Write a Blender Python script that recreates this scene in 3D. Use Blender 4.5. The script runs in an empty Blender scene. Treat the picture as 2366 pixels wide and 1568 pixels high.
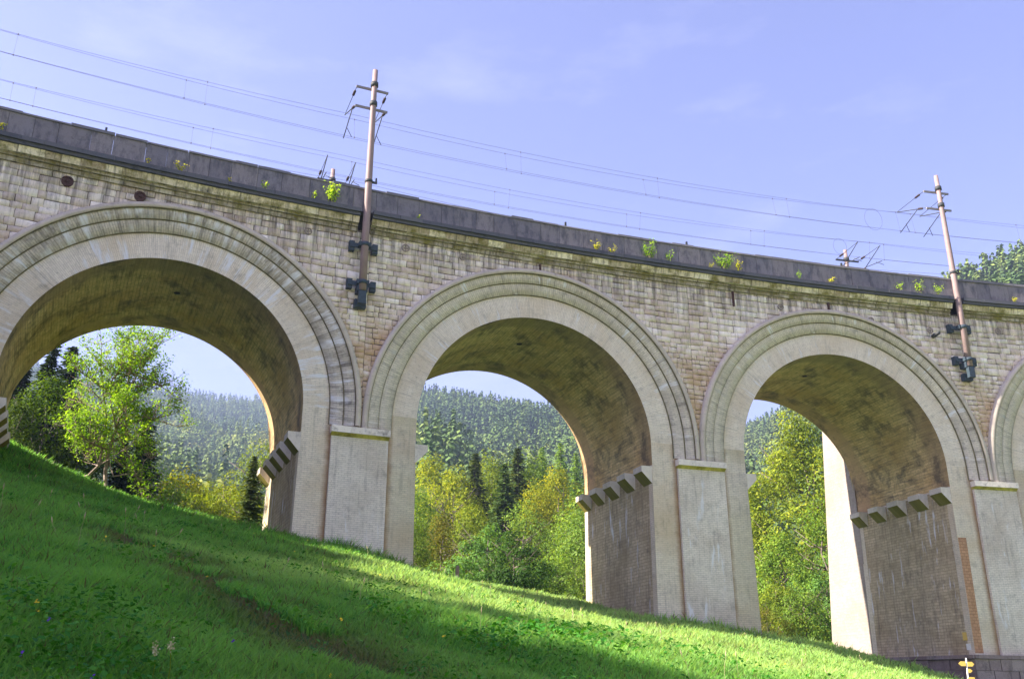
import bpy, math, random
import numpy as np
from mathutils import Vector

# ------------------------------------------------------------------ camera, sky, sun, exposure
SC = bpy.context.scene
COL = SC.collection
FPX, PITCH = 2143.39, 0.34993          # focal length and pitch for a 2366 px wide picture
cam_d = bpy.data.cameras.new("camera"); cam = bpy.data.objects.new("camera", cam_d); COL.objects.link(cam)
cam_d.sensor_width = 36.0; cam_d.lens = FPX / 2366 * 36
cam_d.clip_start = 0.1; cam_d.clip_end = 9000
cam.location = (0, 0, 0); cam.rotation_euler = (math.pi / 2 + PITCH, 0, 0)
SC.camera = cam

SUN_EL, SUN_B = math.radians(35), math.radians(15)
S = Vector((-math.cos(SUN_B) * math.cos(SUN_EL), -math.sin(SUN_B) * math.cos(SUN_EL), math.sin(SUN_EL)))
world = bpy.data.worlds.new("World"); SC.world = world; world.use_nodes = True
wn, wl = world.node_tree.nodes, world.node_tree.links
bg = wn["Background"]; bg.inputs[1].default_value = 0.060
sky = wn.new("ShaderNodeTexSky"); sky.sky_type = 'NISHITA'; sky.sun_disc = False
sky.sun_elevation = SUN_EL; sky.sun_rotation = math.atan2(S.x, S.y)
sky.air_density = 1.0; sky.dust_density = 1.6; sky.ozone_density = 2.0; sky.altitude = 600
tint = wn.new("ShaderNodeMix"); tint.data_type = 'RGBA'; tint.blend_type = 'MULTIPLY'; tint.inputs[0].default_value = 1
tint.inputs[7].default_value = (1.21, 0.915, 1.22, 1)      # the camera's violet white balance
wl.new(sky.outputs[0], tint.inputs[6])
tc = wn.new("ShaderNodeTexCoord"); mp = wn.new("ShaderNodeMapping"); mp.inputs['Scale'].default_value = (3, 3, 9)
nz = wn.new("ShaderNodeTexNoise"); nz.inputs['Scale'].default_value = 1.6; nz.inputs['Detail'].default_value = 7; nz.inputs['Roughness'].default_value = .6
rp = wn.new("ShaderNodeMapRange"); rp.inputs[1].default_value = .56; rp.inputs[2].default_value = .8; rp.inputs[4].default_value = .2
cm = wn.new("ShaderNodeMix"); cm.data_type = 'RGBA'; cm.inputs[7].default_value = (5.2, 5.2, 6.2, 1)
wl.new(tc.outputs['Generated'], mp.inputs[0]); wl.new(mp.outputs[0], nz.inputs[0]); wl.new(nz.outputs[0], rp.inputs[0])
wl.new(rp.outputs[0], cm.inputs[0]); wl.new(tint.outputs[2], cm.inputs[6]); wl.new(cm.outputs[2], bg.inputs[0])

sun_d = bpy.data.lights.new("sun", 'SUN'); sun_d.energy = 5.0; sun_d.angle = math.radians(0.53); sun_d.color = (1, .90, .76)
sun = bpy.data.objects.new("sun", sun_d); COL.objects.link(sun); sun.rotation_euler = S.to_track_quat('Z', 'Y').to_euler()
SC.view_settings.view_transform = 'Standard'; SC.view_settings.look = 'None'; SC.view_settings.exposure = 2.1
SC.render.resolution_x, SC.render.resolution_y = 1024, 678
SC.render.engine = 'CYCLES'

rng = np.random.default_rng(7); random.seed(7)

# ------------------------------------------------------------------ the curve the viaduct follows
CX, CY, R, PHI0 = 67.9942, -143.5179, 202.7282, -0.3817
GR = -0.01339; L = 19.0                # gradient of the line, pitch of the piers
KA, KB = -3, 6                         # first and last pier
RI, ZS, DW = 6.63, 12.24, 10.0         # arch radius, height of the arch centres, width of the viaduct
MASTS = (-0.43, 37.43)
def W(s, d, z, slope=True):
    ph = s / R + PHI0
    return (CX + (R + d) * math.sin(ph), CY + (R + d) * math.cos(ph), z + (GR * s if slope else 0))
def Wn(s, d, z):
    ph = np.asarray(s) / R + PHI0
    return np.stack(np.broadcast_arrays(CX + (R + d) * np.sin(ph), CY + (R + d) * np.cos(ph), z + GR * np.asarray(s)), -1)
def to_sd(x, y):
    return R * (np.arctan2(x - CX, y - CY) - PHI0), np.hypot(x - CX, y - CY) - R
def ray(px, py):
    x, y = (px - 1183) / FPX, (784 - py) / FPX
    return np.array([x, math.cos(PITCH) - y * math.sin(PITCH), math.sin(PITCH) + y * math.cos(PITCH)])
def at(px, py, Y):
    r = ray(px, py); return r * (Y / r[1])

# ------------------------------------------------------------------ terrain
CTRL = np.array([(-10.1, 43.6, 5.85), (-5, 45.6, 4.84), (7.8, 50.1, 2.60), (13.3, 51.7, 1.85), (-14.2, 52.7, 7.44), (4.7, 59.6, 4.18),
    (24.3, 64.7, 1.0), (21.9, 66.2, 2.05), (-26.8, 48.9, 11.7), (-24, 50.5, 10.1), (-22.4, 51.2, 9.7), (-19, 52.7, 8.9), (-15, 55, 8.0),
    (-6.3, 58, 6.2), (-3.4, 59, 5.5), (.45, 60.3, 5.1), (4.4, 61.6, 4.4), (17, 65, 2.35), (21.6, 66.5, 2.0), (23.5, 45, -1.6), (26.5, 50.5, -.9), (30, 53.5, -.7),
    (20, 47.6, -.35), (-21, 33, 7.0), (-9, 27, 3.55), (-2, 26, 1.75), (8, 30, .15), (15, 36, -.55), (3, 39, 2.05), (0, 0, -1.75),
    (18, 50, .55), (21, 55, .5), (23, 60, .9), (-2, 48.5, 3.95), (2, 51, 3.3), (10, 55, 2.6), (28, 60, .2), (35, 58, -.2), (34, 50, -1.6)])
def plane(x, y):
    return -.212 * x + .092 * y - .3 - 1.3 * np.exp(-(x * x + y * y) / 16. ** 2)
_d = CTRL[:, None, :2] - CTRL[None, :, :2]; SIG = 7.0
_w = np.linalg.solve(np.exp(-(_d ** 2).sum(-1) / SIG ** 2) + .02 * np.eye(len(CTRL)), CTRL[:, 2] - plane(CTRL[:, 0], CTRL[:, 1]))
SKY = [(-400, 700), (0, 830), (390, 900), (500, 918), (615, 928), (800, 905), (960, 905), (1100, 925), (1300, 960), (1500, 985), (1725, 985), (1790, 968),
       (1850, 940), (2000, 800), (2222, 655), (2300, 620), (2366, 600), (2600, 560), (3000, 600)]
_az = np.array([math.atan2(ray(*q)[0], ray(*q)[1]) for q in SKY]); _te = np.array([ray(*q)[2] / math.hypot(*ray(*q)[:2]) for q in SKY])
RC = [(-400, 900), (0, 1100), (500, 1250), (700, 1200), (960, 760), (1300, 700), (1600, 900), (1725, 900), (1850, 560), (2200, 420), (2600, 380), (3000, 400)]
_azr = np.array([math.atan2(ray(a, 900)[0], ray(a, 900)[1]) for a, b in RC]); _rc = np.array([b for a, b in RC], float)
def smooth(t): t = np.clip(t, 0, 1); return t * t * (3 - 2 * t)
def Hn(x, y):
    x = np.asarray(x, float); y = np.asarray(y, float)
    z = plane(x, y)
    for (cx, cy, _), w in zip(CTRL, _w):
        z = z + w * np.exp(-((x - cx) ** 2 + (y - cy) ** 2) / SIG ** 2)
    _, d = to_sd(x, y)
    dd = np.maximum(d - 13.5, 0)
    fl = 1.5 - .12 * x
    z2 = z - .09 * dd
    t = 1 - np.exp(-dd / 14.)
    z = z2 * (1 - t) + t * np.minimum(z2, 2.0 + np.maximum(-.17 * x, -2) + .0 * dd)
    z = z + .06 * np.sin(x * .9 + .7 * y) * np.sin(y * .8 - .3 * x) + .03 * np.sin(2.3 * x) * np.sin(1.9 * y + 1)
    r = np.hypot(x, y); az = np.arctan2(x, y)
    lo = np.clip(z, -14, 60)
    front = smooth((np.cos(az) - .1) / .4)
    azc = np.clip(az, _az[0], _az[-1])
    te = np.interp(azc, _az, _te); rc = np.interp(azc, _azr, _rc)
    t = np.clip((r - 82) / (rc - 82), 0, 1.0)
    zc = te * rc - 16
    hill = 2.5 + (zc - 2.5) * (.35 * t + .65 * t ** 1.5) - np.maximum(r - rc, 0) * .25
    hill = hill + (8 * np.sin(az * 23 + r * .012) + 4 * np.sin(az * 61 - r * .02)) * np.sin(np.pi * t) * smooth((r - 150) / 150)
    k = smooth((r - 78) / 40)
    opp = -7 + .21 * np.clip(r - 95, 0, 700) + 5 * np.sin(az * 9 + r * .01) * smooth((r - 120) / 100)  # unseen slope behind the camera, raised to bounce sunlight onto the facade
    far = hill * front + (1 - front) * opp
    return lo * (1 - k) + far * k
def H(x, y): return float(Hn(x, y))

# ------------------------------------------------------------------ helpers
def tag(o, label=None, cat=None, group=None, kind=None):
    if label: o["label"] = label
    if cat: o["category"] = cat
    if group: o["group"] = group
    if kind: o["kind"] = kind
    return o
def empty(name, loc=(0, 0, 0), label=None, cat=None, group=None):
    o = bpy.data.objects.new(name, None); COL.objects.link(o); o.location = loc; o.empty_display_size = .2
    return tag(o, label, cat, group)
def mesh_arrays(name, V, sizes, idx, uv=None, smooth_=False):
    me = bpy.data.meshes.new(name)
    V = np.asarray(V, np.float32); sizes = np.asarray(sizes, np.int32); idx = np.asarray(idx, np.int32)
    me.vertices.add(len(V)); me.vertices.foreach_set("co", V.ravel())
    me.loops.add(len(idx)); me.loops.foreach_set("vertex_index", idx)
    me.polygons.add(len(sizes))
    st = np.zeros(len(sizes), np.int32); st[1:] = np.cumsum(sizes)[:-1]
    me.polygons.foreach_set("loop_start", st); me.polygons.foreach_set("loop_total", sizes)
    if smooth_: me.polygons.foreach_set("use_smooth", np.ones(len(sizes), bool))
    if uv is not None:
        l = me.uv_layers.new(name="UVMap"); l.data.foreach_set("uv", np.asarray(uv, np.float32)[idx].ravel())
    me.update(calc_edges=True); return me
def link(name, me, mat, parent=None, **kw):
    o = bpy.data.objects.new(name, me); COL.objects.link(o)
    if mat: me.materials.append(mat)
    if parent: o.parent = parent; o.matrix_parent_inverse.identity(); 
    return tag(o, **kw)
class MB:
    def __init__(s): s.v = []; s.uv = []; s.f = []
    def face(s, P, UV=None):
        n = len(s.v); s.v += [tuple(p) for p in P]; s.uv += [tuple(u) for u in (UV or [(p[0], p[2]) for p in P])]
        s.f.append(tuple(range(n, n + len(P))))
    def grid(s, P, UV=None, flip=False):
        a, b = len(P), len(P[0]); n = len(s.v)
        for i in range(a):
            for j in range(b):
                s.v.append(tuple(P[i][j])); s.uv.append(tuple(UV[i][j]) if UV else (P[i][j][0], P[i][j][2]))
        for i in range(a - 1):
            for j in range(b - 1):
                q = (n + i * b + j, n + (i + 1) * b + j, n + (i + 1) * b + j + 1, n + i * b + j + 1)
                s.f.append(q[::-1] if flip else q)
    def sbox(s, s0, s1, d0, d1, z0, z1, W=W, dt=0, ns=1, sh=0, slope=True):
        """box in viaduct coordinates; dt moves the top's front face, sh insets the top"""
        for i in range(ns):
            a = s0 + (s1 - s0) * i / ns; b = s0 + (s1 - s0) * (i + 1) / ns
            w = lambda q, d, z: W(q, d, z, slope)
            s.face([w(a, d0, z0), w(b, d0, z0), w(b, d0 + dt, z1), w(a, d0 + dt, z1)], [(a, z0), (b, z0), (b, z1), (a, z1)])
            s.face([w(b, d1, z0), w(a, d1, z0), w(a, d1, z1), w(b, d1, z1)], [(b, z0), (a, z0), (a, z1), (b, z1)])
            s.face([w(a, d0 + dt, z1), w(b, d0 + dt, z1), w(b, d1, z1), w(a, d1, z1)], [(a, d0), (b, d0), (b, d1), (a, d1)])
            s.face([w(b, d0, z0), w(a, d0, z0), w(a, d1, z0), w(b, d1, z0)], [(b, d0), (a, d0), (a, d1), (b, d1)])
        w = lambda q, d, z: W(q, d, z, slope)
        s.face([w(s0, d1, z0), w(s0, d0, z0), w(s0, d0 + dt, z1), w(s0, d1, z1)], [(d1, z0), (d0, z0), (d0, z1), (d1, z1)])
        s.face([w(s1, d0, z0), w(s1, d1, z0), w(s1, d1, z1), w(s1, d0 + dt, z1)], [(d0, z0), (d1, z0), (d1, z1), (d0, z1)])
    def tube(s, pts, rad, n=8, caps=True):
        pts = [Vector(p) for p in pts]; rad = rad if hasattr(rad, '__len__') else [rad] * len(pts)
        rings = []; up = Vector((0, 0, 1)); N0 = None
        for i, p in enumerate(pts):
            t = (pts[min(i + 1, len(pts) - 1)] - pts[max(i - 1, 0)]).normalized()
            if N0 is None: N0 = t.cross(up if abs(t.z) < .9 else Vector((1, 0, 0))).normalized()
            N0 = (N0 - t * N0.dot(t)).normalized(); B = t.cross(N0)
            rings.append([p + (N0 * math.cos(2 * math.pi * k / n) + B * math.sin(2 * math.pi * k / n)) * rad[i] for k in range(n)])
        b = len(s.v)
        for i, rg in enumerate(rings):
            for k, q in enumerate(rg): s.v.append(tuple(q)); s.uv.append((k / n, i))
        for i in range(len(rings) - 1):
            for k in range(n):
                s.f.append((b + i * n + k, b + i * n + (k + 1) % n, b + (i + 1) * n + (k + 1) % n, b + (i + 1) * n + k))
        if caps:
            s.f.append(tuple(b + k for k in range(n))[::-1]); s.f.append(tuple(b + (len(rings) - 1) * n + k for k in range(n)))
    def build(s, name, mat, parent=None, smooth_=False, origin=None, **kw):
        V = np.array(s.v, float)
        if origin is not None: V = V - np.array(origin)
        me = mesh_arrays(name, V, [len(f) for f in s.f], [i for f in s.f for i in f], s.uv, smooth_)
        o = link(name, me, mat, parent, **kw)
        if origin is not None and parent is None: o.location = origin
        return o

# ------------------------------------------------------------------ materials
def newmat(name):
    m = bpy.data.materials.new(name); m.use_nodes = True; nt = m.node_tree
    b = nt.nodes["Principled BSDF"]; b.inputs['Roughness'].default_value = .9; b.inputs['Specular IOR Level'].default_value = .25
    return m, nt.nodes, nt.links, b
class G:
    """small node-graph helper"""
    def __init__(s, nodes, links): s.n, s.l = nodes, links
    def put(s, v, sock):
        if hasattr(v, 'is_output') or isinstance(v, bpy.types.NodeSocket): s.l.new(v, sock)
        elif isinstance(v, (tuple, list)) and len(v) == 3 and sock.type == 'RGBA': sock.default_value = (*v, 1)
        else: sock.default_value = v
    def coord(s, which='UV', scale=(1, 1, 1)):
        t = s.n.new("ShaderNodeTexCoord"); m = s.n.new("ShaderNodeMapping"); m.inputs['Scale'].default_value = scale
        s.l.new(t.outputs[which], m.inputs[0]); return m.outputs[0]
    def noise(s, vec, scale, detail=4, rough=.6, dist=0):
        t = s.n.new("ShaderNodeTexNoise"); t.inputs['Scale'].default_value = scale; t.inputs['Detail'].default_value = detail
        t.inputs['Roughness'].default_value = rough; t.inputs['Distortion'].default_value = dist; s.l.new(vec, t.inputs['Vector']); return t.outputs[0]
    def rng(s, v, a, b, c=0., d=1.):
        t = s.n.new("ShaderNodeMapRange"); s.l.new(v, t.inputs[0])
        for i, q in enumerate((a, b, c, d)): t.inputs[i + 1].default_value = q
        return t.outputs[0]
    def mix(s, f, a, b, mode='MIX'):
        t = s.n.new("ShaderNodeMix"); t.data_type = 'RGBA'; t.blend_type = mode
        s.put(f, t.inputs[0]); s.put(a, t.inputs[6]); s.put(b, t.inputs[7]); return t.outputs[2]
    def math(s, op, a, b=0.):
        t = s.n.new("ShaderNodeMath"); t.operation = op; s.put(a, t.inputs[0]); s.put(b, t.inputs[1]); return t.outputs[0]
    def ramp(s, v, stops):
        t = s.n.new("ShaderNodeValToRGB"); s.l.new(v, t.inputs[0]); e = t.color_ramp.elements
        while len(e) < len(stops): e.new(.5)
        for q, (p, c) in zip(e, stops): q.position = p; q.color = (*c, 1)
        return t.outputs[0]
    def sep(s, v):
        t = s.n.new("ShaderNodeSeparateXYZ"); s.l.new(v, t.inputs[0]); return t.outputs
    def island(s):
        return s.n.new("ShaderNodeNewGeometry").outputs['Random Per Island']
    def bump(s, h, strength, dist, b, prev=None):
        t = s.n.new("ShaderNodeBump"); t.inputs['Strength'].default_value = strength; t.inputs['Distance'].default_value = dist
        s.put(h, t.inputs['Height']); s.l.new(t.outputs[0], b.inputs['Normal'])
        if prev: s.l.new(prev, t.inputs['Normal'])
        return t.outputs[0]
def stone_mat(name, c1, c2, c3, dark=.5, rust=0., moss=0., white=0., brick=None, mortar=.55, swap=False, big=.35, rustcol=(.20, .105, .035), streak=True, seed=0., grime_col=(.05, .045, .05), pits=.5, slo=.54, drip=None, bands=None, low=None, soil=.55, edge=None, spall=False, sdir=(2.4, .22, 1)):
    """weathered masonry; UV in metres (u along, v up)"""
    m, n, l, b = newmat(name); g = G(n, l)
    uv = g.coord('UV'); 
    if seed:
        a = n.new("ShaderNodeVectorMath"); a.inputs[1].default_value = (seed, seed * 1.7, 0); l.new(uv, a.inputs[0]); uv = a.outputs[0]
    isl = g.island()
    col = g.ramp(isl, [(0., c1), (.45, c2), (1., c3)])
    hgt = None
    if brick:
        bt = n.new("ShaderNodeTexBrick"); bt.inputs['Scale'].default_value = 1
        bt.inputs['Brick Width'].default_value, bt.inputs['Row Height'].default_value = brick
        bt.inputs['Mortar Size'].default_value = min(brick) * .13; bt.inputs['Mortar Smooth'].default_value = .3
        bt.inputs['Bias'].default_value = -.1
        nd = g.noise(uv, 1.3, 2); vm = n.new("ShaderNodeVectorMath"); vm.operation = 'MULTIPLY_ADD'
        vm.inputs[1].default_value = (.03, .03, .03); l.new(n[-2].outputs[1] if False else nd, vm.inputs[0]); l.new(uv, vm.inputs[2])
        v = vm.outputs[0]
        if swap:
            cx_ = n.new("ShaderNodeSeparateXYZ"); cc = n.new("ShaderNodeCombineXYZ"); l.new(v, cx_.inputs[0])
            l.new(cx_.outputs[1], cc.inputs[0]); l.new(cx_.outputs[0], cc.inputs[1]); v = cc.outputs[0]
        l.new(v, bt.inputs['Vector'])
        g.put(c1, bt.inputs['Color1']); g.put(c3, bt.inputs['Color2']); g.put(tuple(q * mortar for q in c2), bt.inputs['Mortar'])
        col = g.mix(.75, c2, bt.outputs[0]); hgt = bt.outputs[1]
    n1 = g.noise(uv, big, 8, .62); col = g.mix(g.rng(n1, .40, .64, 0, soil), col, tuple(q * .72 for q in c3))
    n2 = g.noise(uv, 3.5, 8, .7); col = g.mix(g.rng(n2, .3, .75, .0, .5), col, tuple(q * 1.12 for q in c1))
    if rust:
        n3 = g.noise(uv, .28, 7, .6, .4); col = g.mix(g.rng(n3, .5 - .12 * rust, .66, 0, min(.85, rust)), col, rustcol)
    if streak:
        st = g.coord('UV', sdir); n4 = g.noise(st, 1.6, 8, .7)
        col = g.mix(g.rng(n4, slo, slo + .16, 0, dark), col, grime_col)
    if edge:
        ue = g.sep(g.coord('UV'))[0]; md = g.math('ABSOLUTE', g.math('SUBTRACT', g.math('MODULO', g.math('ADD', ue, 9.5 + 190), 19.), 9.5))
        we = g.math('ADD', md, g.math('MULTIPLY', g.math('SUBTRACT', g.noise(uv, 1.5, 6, .7), .5), .35))
        col = g.mix(g.rng(we, 1.75, 1.45, 0, .85), col, (.30, .17, .07))
    if bands:
        uu = g.sep(g.coord('UV'))[0]; e_ = g.math('ADD', uu, g.math('MULTIPLY', g.noise(uv, .5, 5), .9))
        col = g.mix(g.rng(e_, 8.6, 8.9, 0, .75), col, bands[0]); col = g.mix(g.rng(e_, 2.3, 1.7, 0, .6), col, bands[1])
    if low:
        vv = g.sep(g.coord('UV'))[1]; nl_ = g.noise(uv, .5, 8, .7)
        f = g.math('MULTIPLY', g.rng(nl_, .36, .56, 0, .85), g.rng(vv, low[0], low[1], 0, 1)); col = g.mix(f, col, low[2])
    if drip:
        st = g.coord('UV', (1.6, .10, 1)); nd_ = g.noise(st, 1.8, 8, .75); vv = g.sep(g.coord('UV'))[1]
        f = g.math('MULTIPLY', g.rng(nd_, .43, .60, 0, .85), g.rng(vv, drip[0], drip[1], 0, 1)); col = g.mix(f, col, grime_col)
    if pits:
        np_ = g.noise(uv, 5.5, 10, .8, .3); col = g.mix(g.rng(np_, .57, .66, 0, pits), col, tuple(q * .28 for q in c3))
    n5 = g.noise(uv, .55 if bands else 1.1, 9, .72, .2); col = g.mix(g.rng(n5, .50 if bands else .55, .62 if bands else .70, 0, dark), col, grime_col)
    if moss:
        n6 = g.noise(uv, .9, 8, .7); col = g.mix(g.rng(n6, .52 - .15 * moss, .62, 0, .9), col, (.17, .15, .012))
    if white:
        st = g.coord('UV', (1.7, .25, 1)); n7 = g.noise(st, 1.5, 7, .65, .3); n8 = g.noise(uv, .35, 3)
        f = g.math('MULTIPLY', g.rng(n7, .50 if spall else .57, .62 if spall else .64, 0, 1), g.rng(n8, .40 if spall else .44, .48 if spall else .54, 0, white)); col = g.mix(f, col, (.75, .75, .78))
    l.new(col, b.inputs['Base Color'])
    pr = g.bump(g.noise(uv, 9, 9, .8), .75, .035, b)
    if hgt is not None: g.bump(g.math('SUBTRACT', 1., hgt), .45, .008, b, pr)
    b.inputs['Roughness'].default_value = .92
    return m
def flat_mat(name, c, var=.25, scale=4., rough=.8, metal=0., coord='Object', bump=0.):
    m, n, l, b = newmat(name); g = G(n, l); v = g.coord(coord)
    col = g.mix(g.rng(g.noise(v, scale, 6, .65), .35, .7), tuple(q * (1 + var) for q in c), tuple(q * (1 - var) for q in c))
    l.new(col, b.inputs['Base Color']); b.inputs['Roughness'].default_value = rough; b.inputs['Metallic'].default_value = metal
    if bump: g.bump(g.noise(v, scale * 6, 6, .7), bump, .01, b)
    return m
def leaf_mat(name, stops, trans=.45, scale=.5, rough=.6, obj_tint=True):
    m, n, l, b = newmat(name); g = G(n, l)
    col = g.ramp(g.island(), stops)
    v = g.coord('Object'); col = g.mix(g.rng(g.noise(v, scale, 4), .38, .62, 0, .8), col, stops[0][1])  # darker noise clumps paint depth of shade into the foliage
    if obj_tint:
        oi = n.new("ShaderNodeObjectInfo"); col = g.mix(1., col, oi.outputs['Color'], 'MULTIPLY')
    l.new(col, b.inputs['Base Color']); b.inputs['Roughness'].default_value = rough; b.inputs['Specular IOR Level'].default_value = .12
    t = n.new("ShaderNodeBsdfTranslucent"); l.new(g.mix(1., col, (1.7, 1.5, .5), 'MULTIPLY'), t.inputs[0])
    mx = n.new("ShaderNodeMixShader"); mx.inputs[0].default_value = trans
    l.new(b.outputs[0], mx.inputs[1]); l.new(t.outputs[0], mx.inputs[2]); l.new(mx.outputs[0], n['Material Output'].inputs[0]); return m
M = {}
M['ashlar'] = stone_mat('ashlar', (1.0, .94, .84), (.86, .77, .66), (.55, .44, .34), dark=.45, rust=.35, big=.2, rustcol=(.42, .26, .12), streak=True, pits=.7, slo=.52, soil=.3, drip=(19.6, 22.3), low=(19.0, 16.5, (.54, .37, .21)))
M['joint'] = flat_mat('mortar_joint', (.11, .09, .07), .3, 2)
M['joint_dark'] = flat_mat('dark_joint', (.16, .14, .08), .5, 3)  # darker line along each step of the arch bands
M['ring'] = stone_mat('arch_brick', (.82, .74, .62), (.76, .68, .57), (.66, .58, .48), dark=.35, rust=.45, white=.7, brick=(.42, .10), mortar=.5, swap=True, big=.25, rustcol=(.56, .43, .27), soil=.35)
M['band'] = stone_mat('band_brick', (.76, .69, .58), (.68, .61, .52), (.55, .49, .41), dark=.55, rust=.25, white=.95, brick=(.33, .11), mortar=.45, swap=True, big=.3, slo=.53, seed=3.1, rustcol=(.22, .15, .08))
M['band_spalled'] = stone_mat('spalled_band_brick', (.74, .67, .57), (.62, .56, .48), (.48, .43, .36), dark=.6, rust=.25, white=1., brick=(.33, .11), mortar=.38, swap=True, big=.3, slo=.48, seed=4.7, rustcol=(.22, .15, .08), spall=True)
M['ring_spalled'] = stone_mat('spalled_arch_brick', (.82, .74, .62), (.76, .68, .57), (.66, .58, .48), dark=.4, rust=.45, white=1., brick=(.42, .10), mortar=.5, swap=True, big=.25, seed=1.4, rustcol=(.56, .43, .27), soil=.35, spall=True)
M['hood'] = stone_mat('hood_stone', (.66, .585, .49), (.58, .51, .43), (.48, .42, .35), dark=.4, streak=False, seed=5.)
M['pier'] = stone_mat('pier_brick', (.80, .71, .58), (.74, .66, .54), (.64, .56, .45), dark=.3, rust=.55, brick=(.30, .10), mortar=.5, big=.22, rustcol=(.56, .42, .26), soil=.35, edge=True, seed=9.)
M['pilaster'] = stone_mat('pilaster_brick', (.82, .75, .66), (.76, .69, .61), (.66, .60, .53), dark=.4, rust=.3, white=.85, brick=(.30, .10), mortar=.4, big=.3, seed=14., rustcol=(.27, .17, .1))
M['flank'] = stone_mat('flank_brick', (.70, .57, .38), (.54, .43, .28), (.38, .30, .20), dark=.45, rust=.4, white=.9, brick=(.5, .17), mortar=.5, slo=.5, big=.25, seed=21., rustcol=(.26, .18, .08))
M['vault'] = stone_mat('vault_brick', (.90, .68, .36), (.70, .52, .25), (.48, .35, .16), dark=.68, rust=.55, white=.0, brick=(.55, .17), mortar=.4, big=.16, slo=.5, pits=.8, sdir=(.25, 2.2, 1), bands=((.50, .33, .18), (.30, .22, .12)), seed=27., rustcol=(.45, .26, .07), grime_col=(.06, .055, .045))
M['buttress'] = stone_mat('buttress_stone', (.40, .355, .32), (.37, .32, .285), (.32, .265, .23), dark=.12, rust=.3, brick=(.5, .2), mortar=.85, big=.25, seed=33., rustcol=(.26, .18, .14))
M['parapet'] = stone_mat('parapet_slab', (.21, .20, .235), (.135, .13, .165), (.29, .26, .27), dark=.6, big=.6, slo=.47, pits=.8, sdir=(1.6, .5, 1), seed=37., grime_col=(.045, .05, .075))
M['coping'] = stone_mat('coping_stone', (.16, .16, .18), (.12, .12, .14), (.22, .21, .22), dark=.7, streak=False, seed=41., grime_col=(.035, .04, .05))
M['lip'] = stone_mat('cornice_slab', (.10, .105, .13), (.075, .08, .105), (.14, .14, .16), dark=.7, streak=False, seed=44., grime_col=(.02, .025, .045))
M['course'] = stone_mat('cornice_block', (.98, .90, .72), (.76, .66, .48), (.24, .17, .08), dark=.9, moss=.22, seed=48., slo=.50, pits=.7, soil=.3, grime_col=(.03, .025, .022))
M['molding'] = stone_mat('cornice_moulding', (.60, .55, .42), (.40, .35, .25), (.2, .16, .09), dark=.9, moss=.3, seed=51., slo=.48, pits=.8, grime_col=(.025, .022, .015))
M['capital'] = stone_mat('capital_stone', (.95, .88, .78), (.85, .78, .70), (.66, .60, .54), dark=.85, streak=False, seed=55., pits=.8)
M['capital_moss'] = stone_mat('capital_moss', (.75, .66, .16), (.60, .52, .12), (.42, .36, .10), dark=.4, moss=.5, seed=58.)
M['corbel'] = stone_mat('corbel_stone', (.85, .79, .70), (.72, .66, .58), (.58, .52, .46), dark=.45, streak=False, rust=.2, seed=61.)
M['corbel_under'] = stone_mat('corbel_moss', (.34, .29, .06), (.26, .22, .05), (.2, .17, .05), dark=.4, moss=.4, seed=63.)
M['footing'] = stone_mat('footing_rubble', (.36, .30, .29), (.27, .21, .21), (.16, .11, .11), dark=.65, rust=.3, seed=66., rustcol=(.2, .1, .08))
M['red_brick'] = stone_mat('stained_brick', (.58, .34, .19), (.48, .27, .15), (.38, .20, .11), dark=.3, brick=(.27, .17), mortar=.45, big=.5, seed=69.)
M['ballast'] = flat_mat('ballast', (.16, .14, .13), .4, 20, bump=.8)
M['pole'] = flat_mat('mast_paint', (.27, .20, .195), .12, 1.5, .6)
M['dark_steel'] = flat_mat('dark_steel', (.05, .055, .06), .3, 5, .6)
M['blue_steel'] = flat_mat('blue_steel', (.04, .06, .08), .3, 5, .55)
M['galv'] = flat_mat('grey_steel', (.22, .21, .23), .2, 5, .5)
M['insul'] = flat_mat('insulator_brown', (.05, .035, .035), .2, 5, .3)
M['wire'] = flat_mat('wire_copper', (.10, .09, .12), .2, 3, .5)
M['rust'] = flat_mat('rusty_iron', (.07, .035, .03), .5, 12, .85, bump=.6)
M['hole'] = flat_mat('hole_dark', (.012, .012, .012), .3, 5)  # near-black colour standing in for the unlit inside of the drain hole
M['wood'] = flat_mat('old_wood', (.34, .26, .21), .3, 6, bump=.6)
M['white'] = flat_mat('white_paint', (.78, .78, .76), .06, 4, .5)
M['yellow'] = flat_mat('yellow_paint', (.72, .50, .12), .08, 4, .5)
M['bark'] = flat_mat('bark', (.16, .13, .11), .4, 6, bump=.8)
M['bark_pale'] = flat_mat('pale_bark', (.26, .20, .17), .35, 6, bump=.7)
M['asphalt'] = flat_mat('asphalt', (.055, .052, .06), .3, 8, bump=.4)

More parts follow.
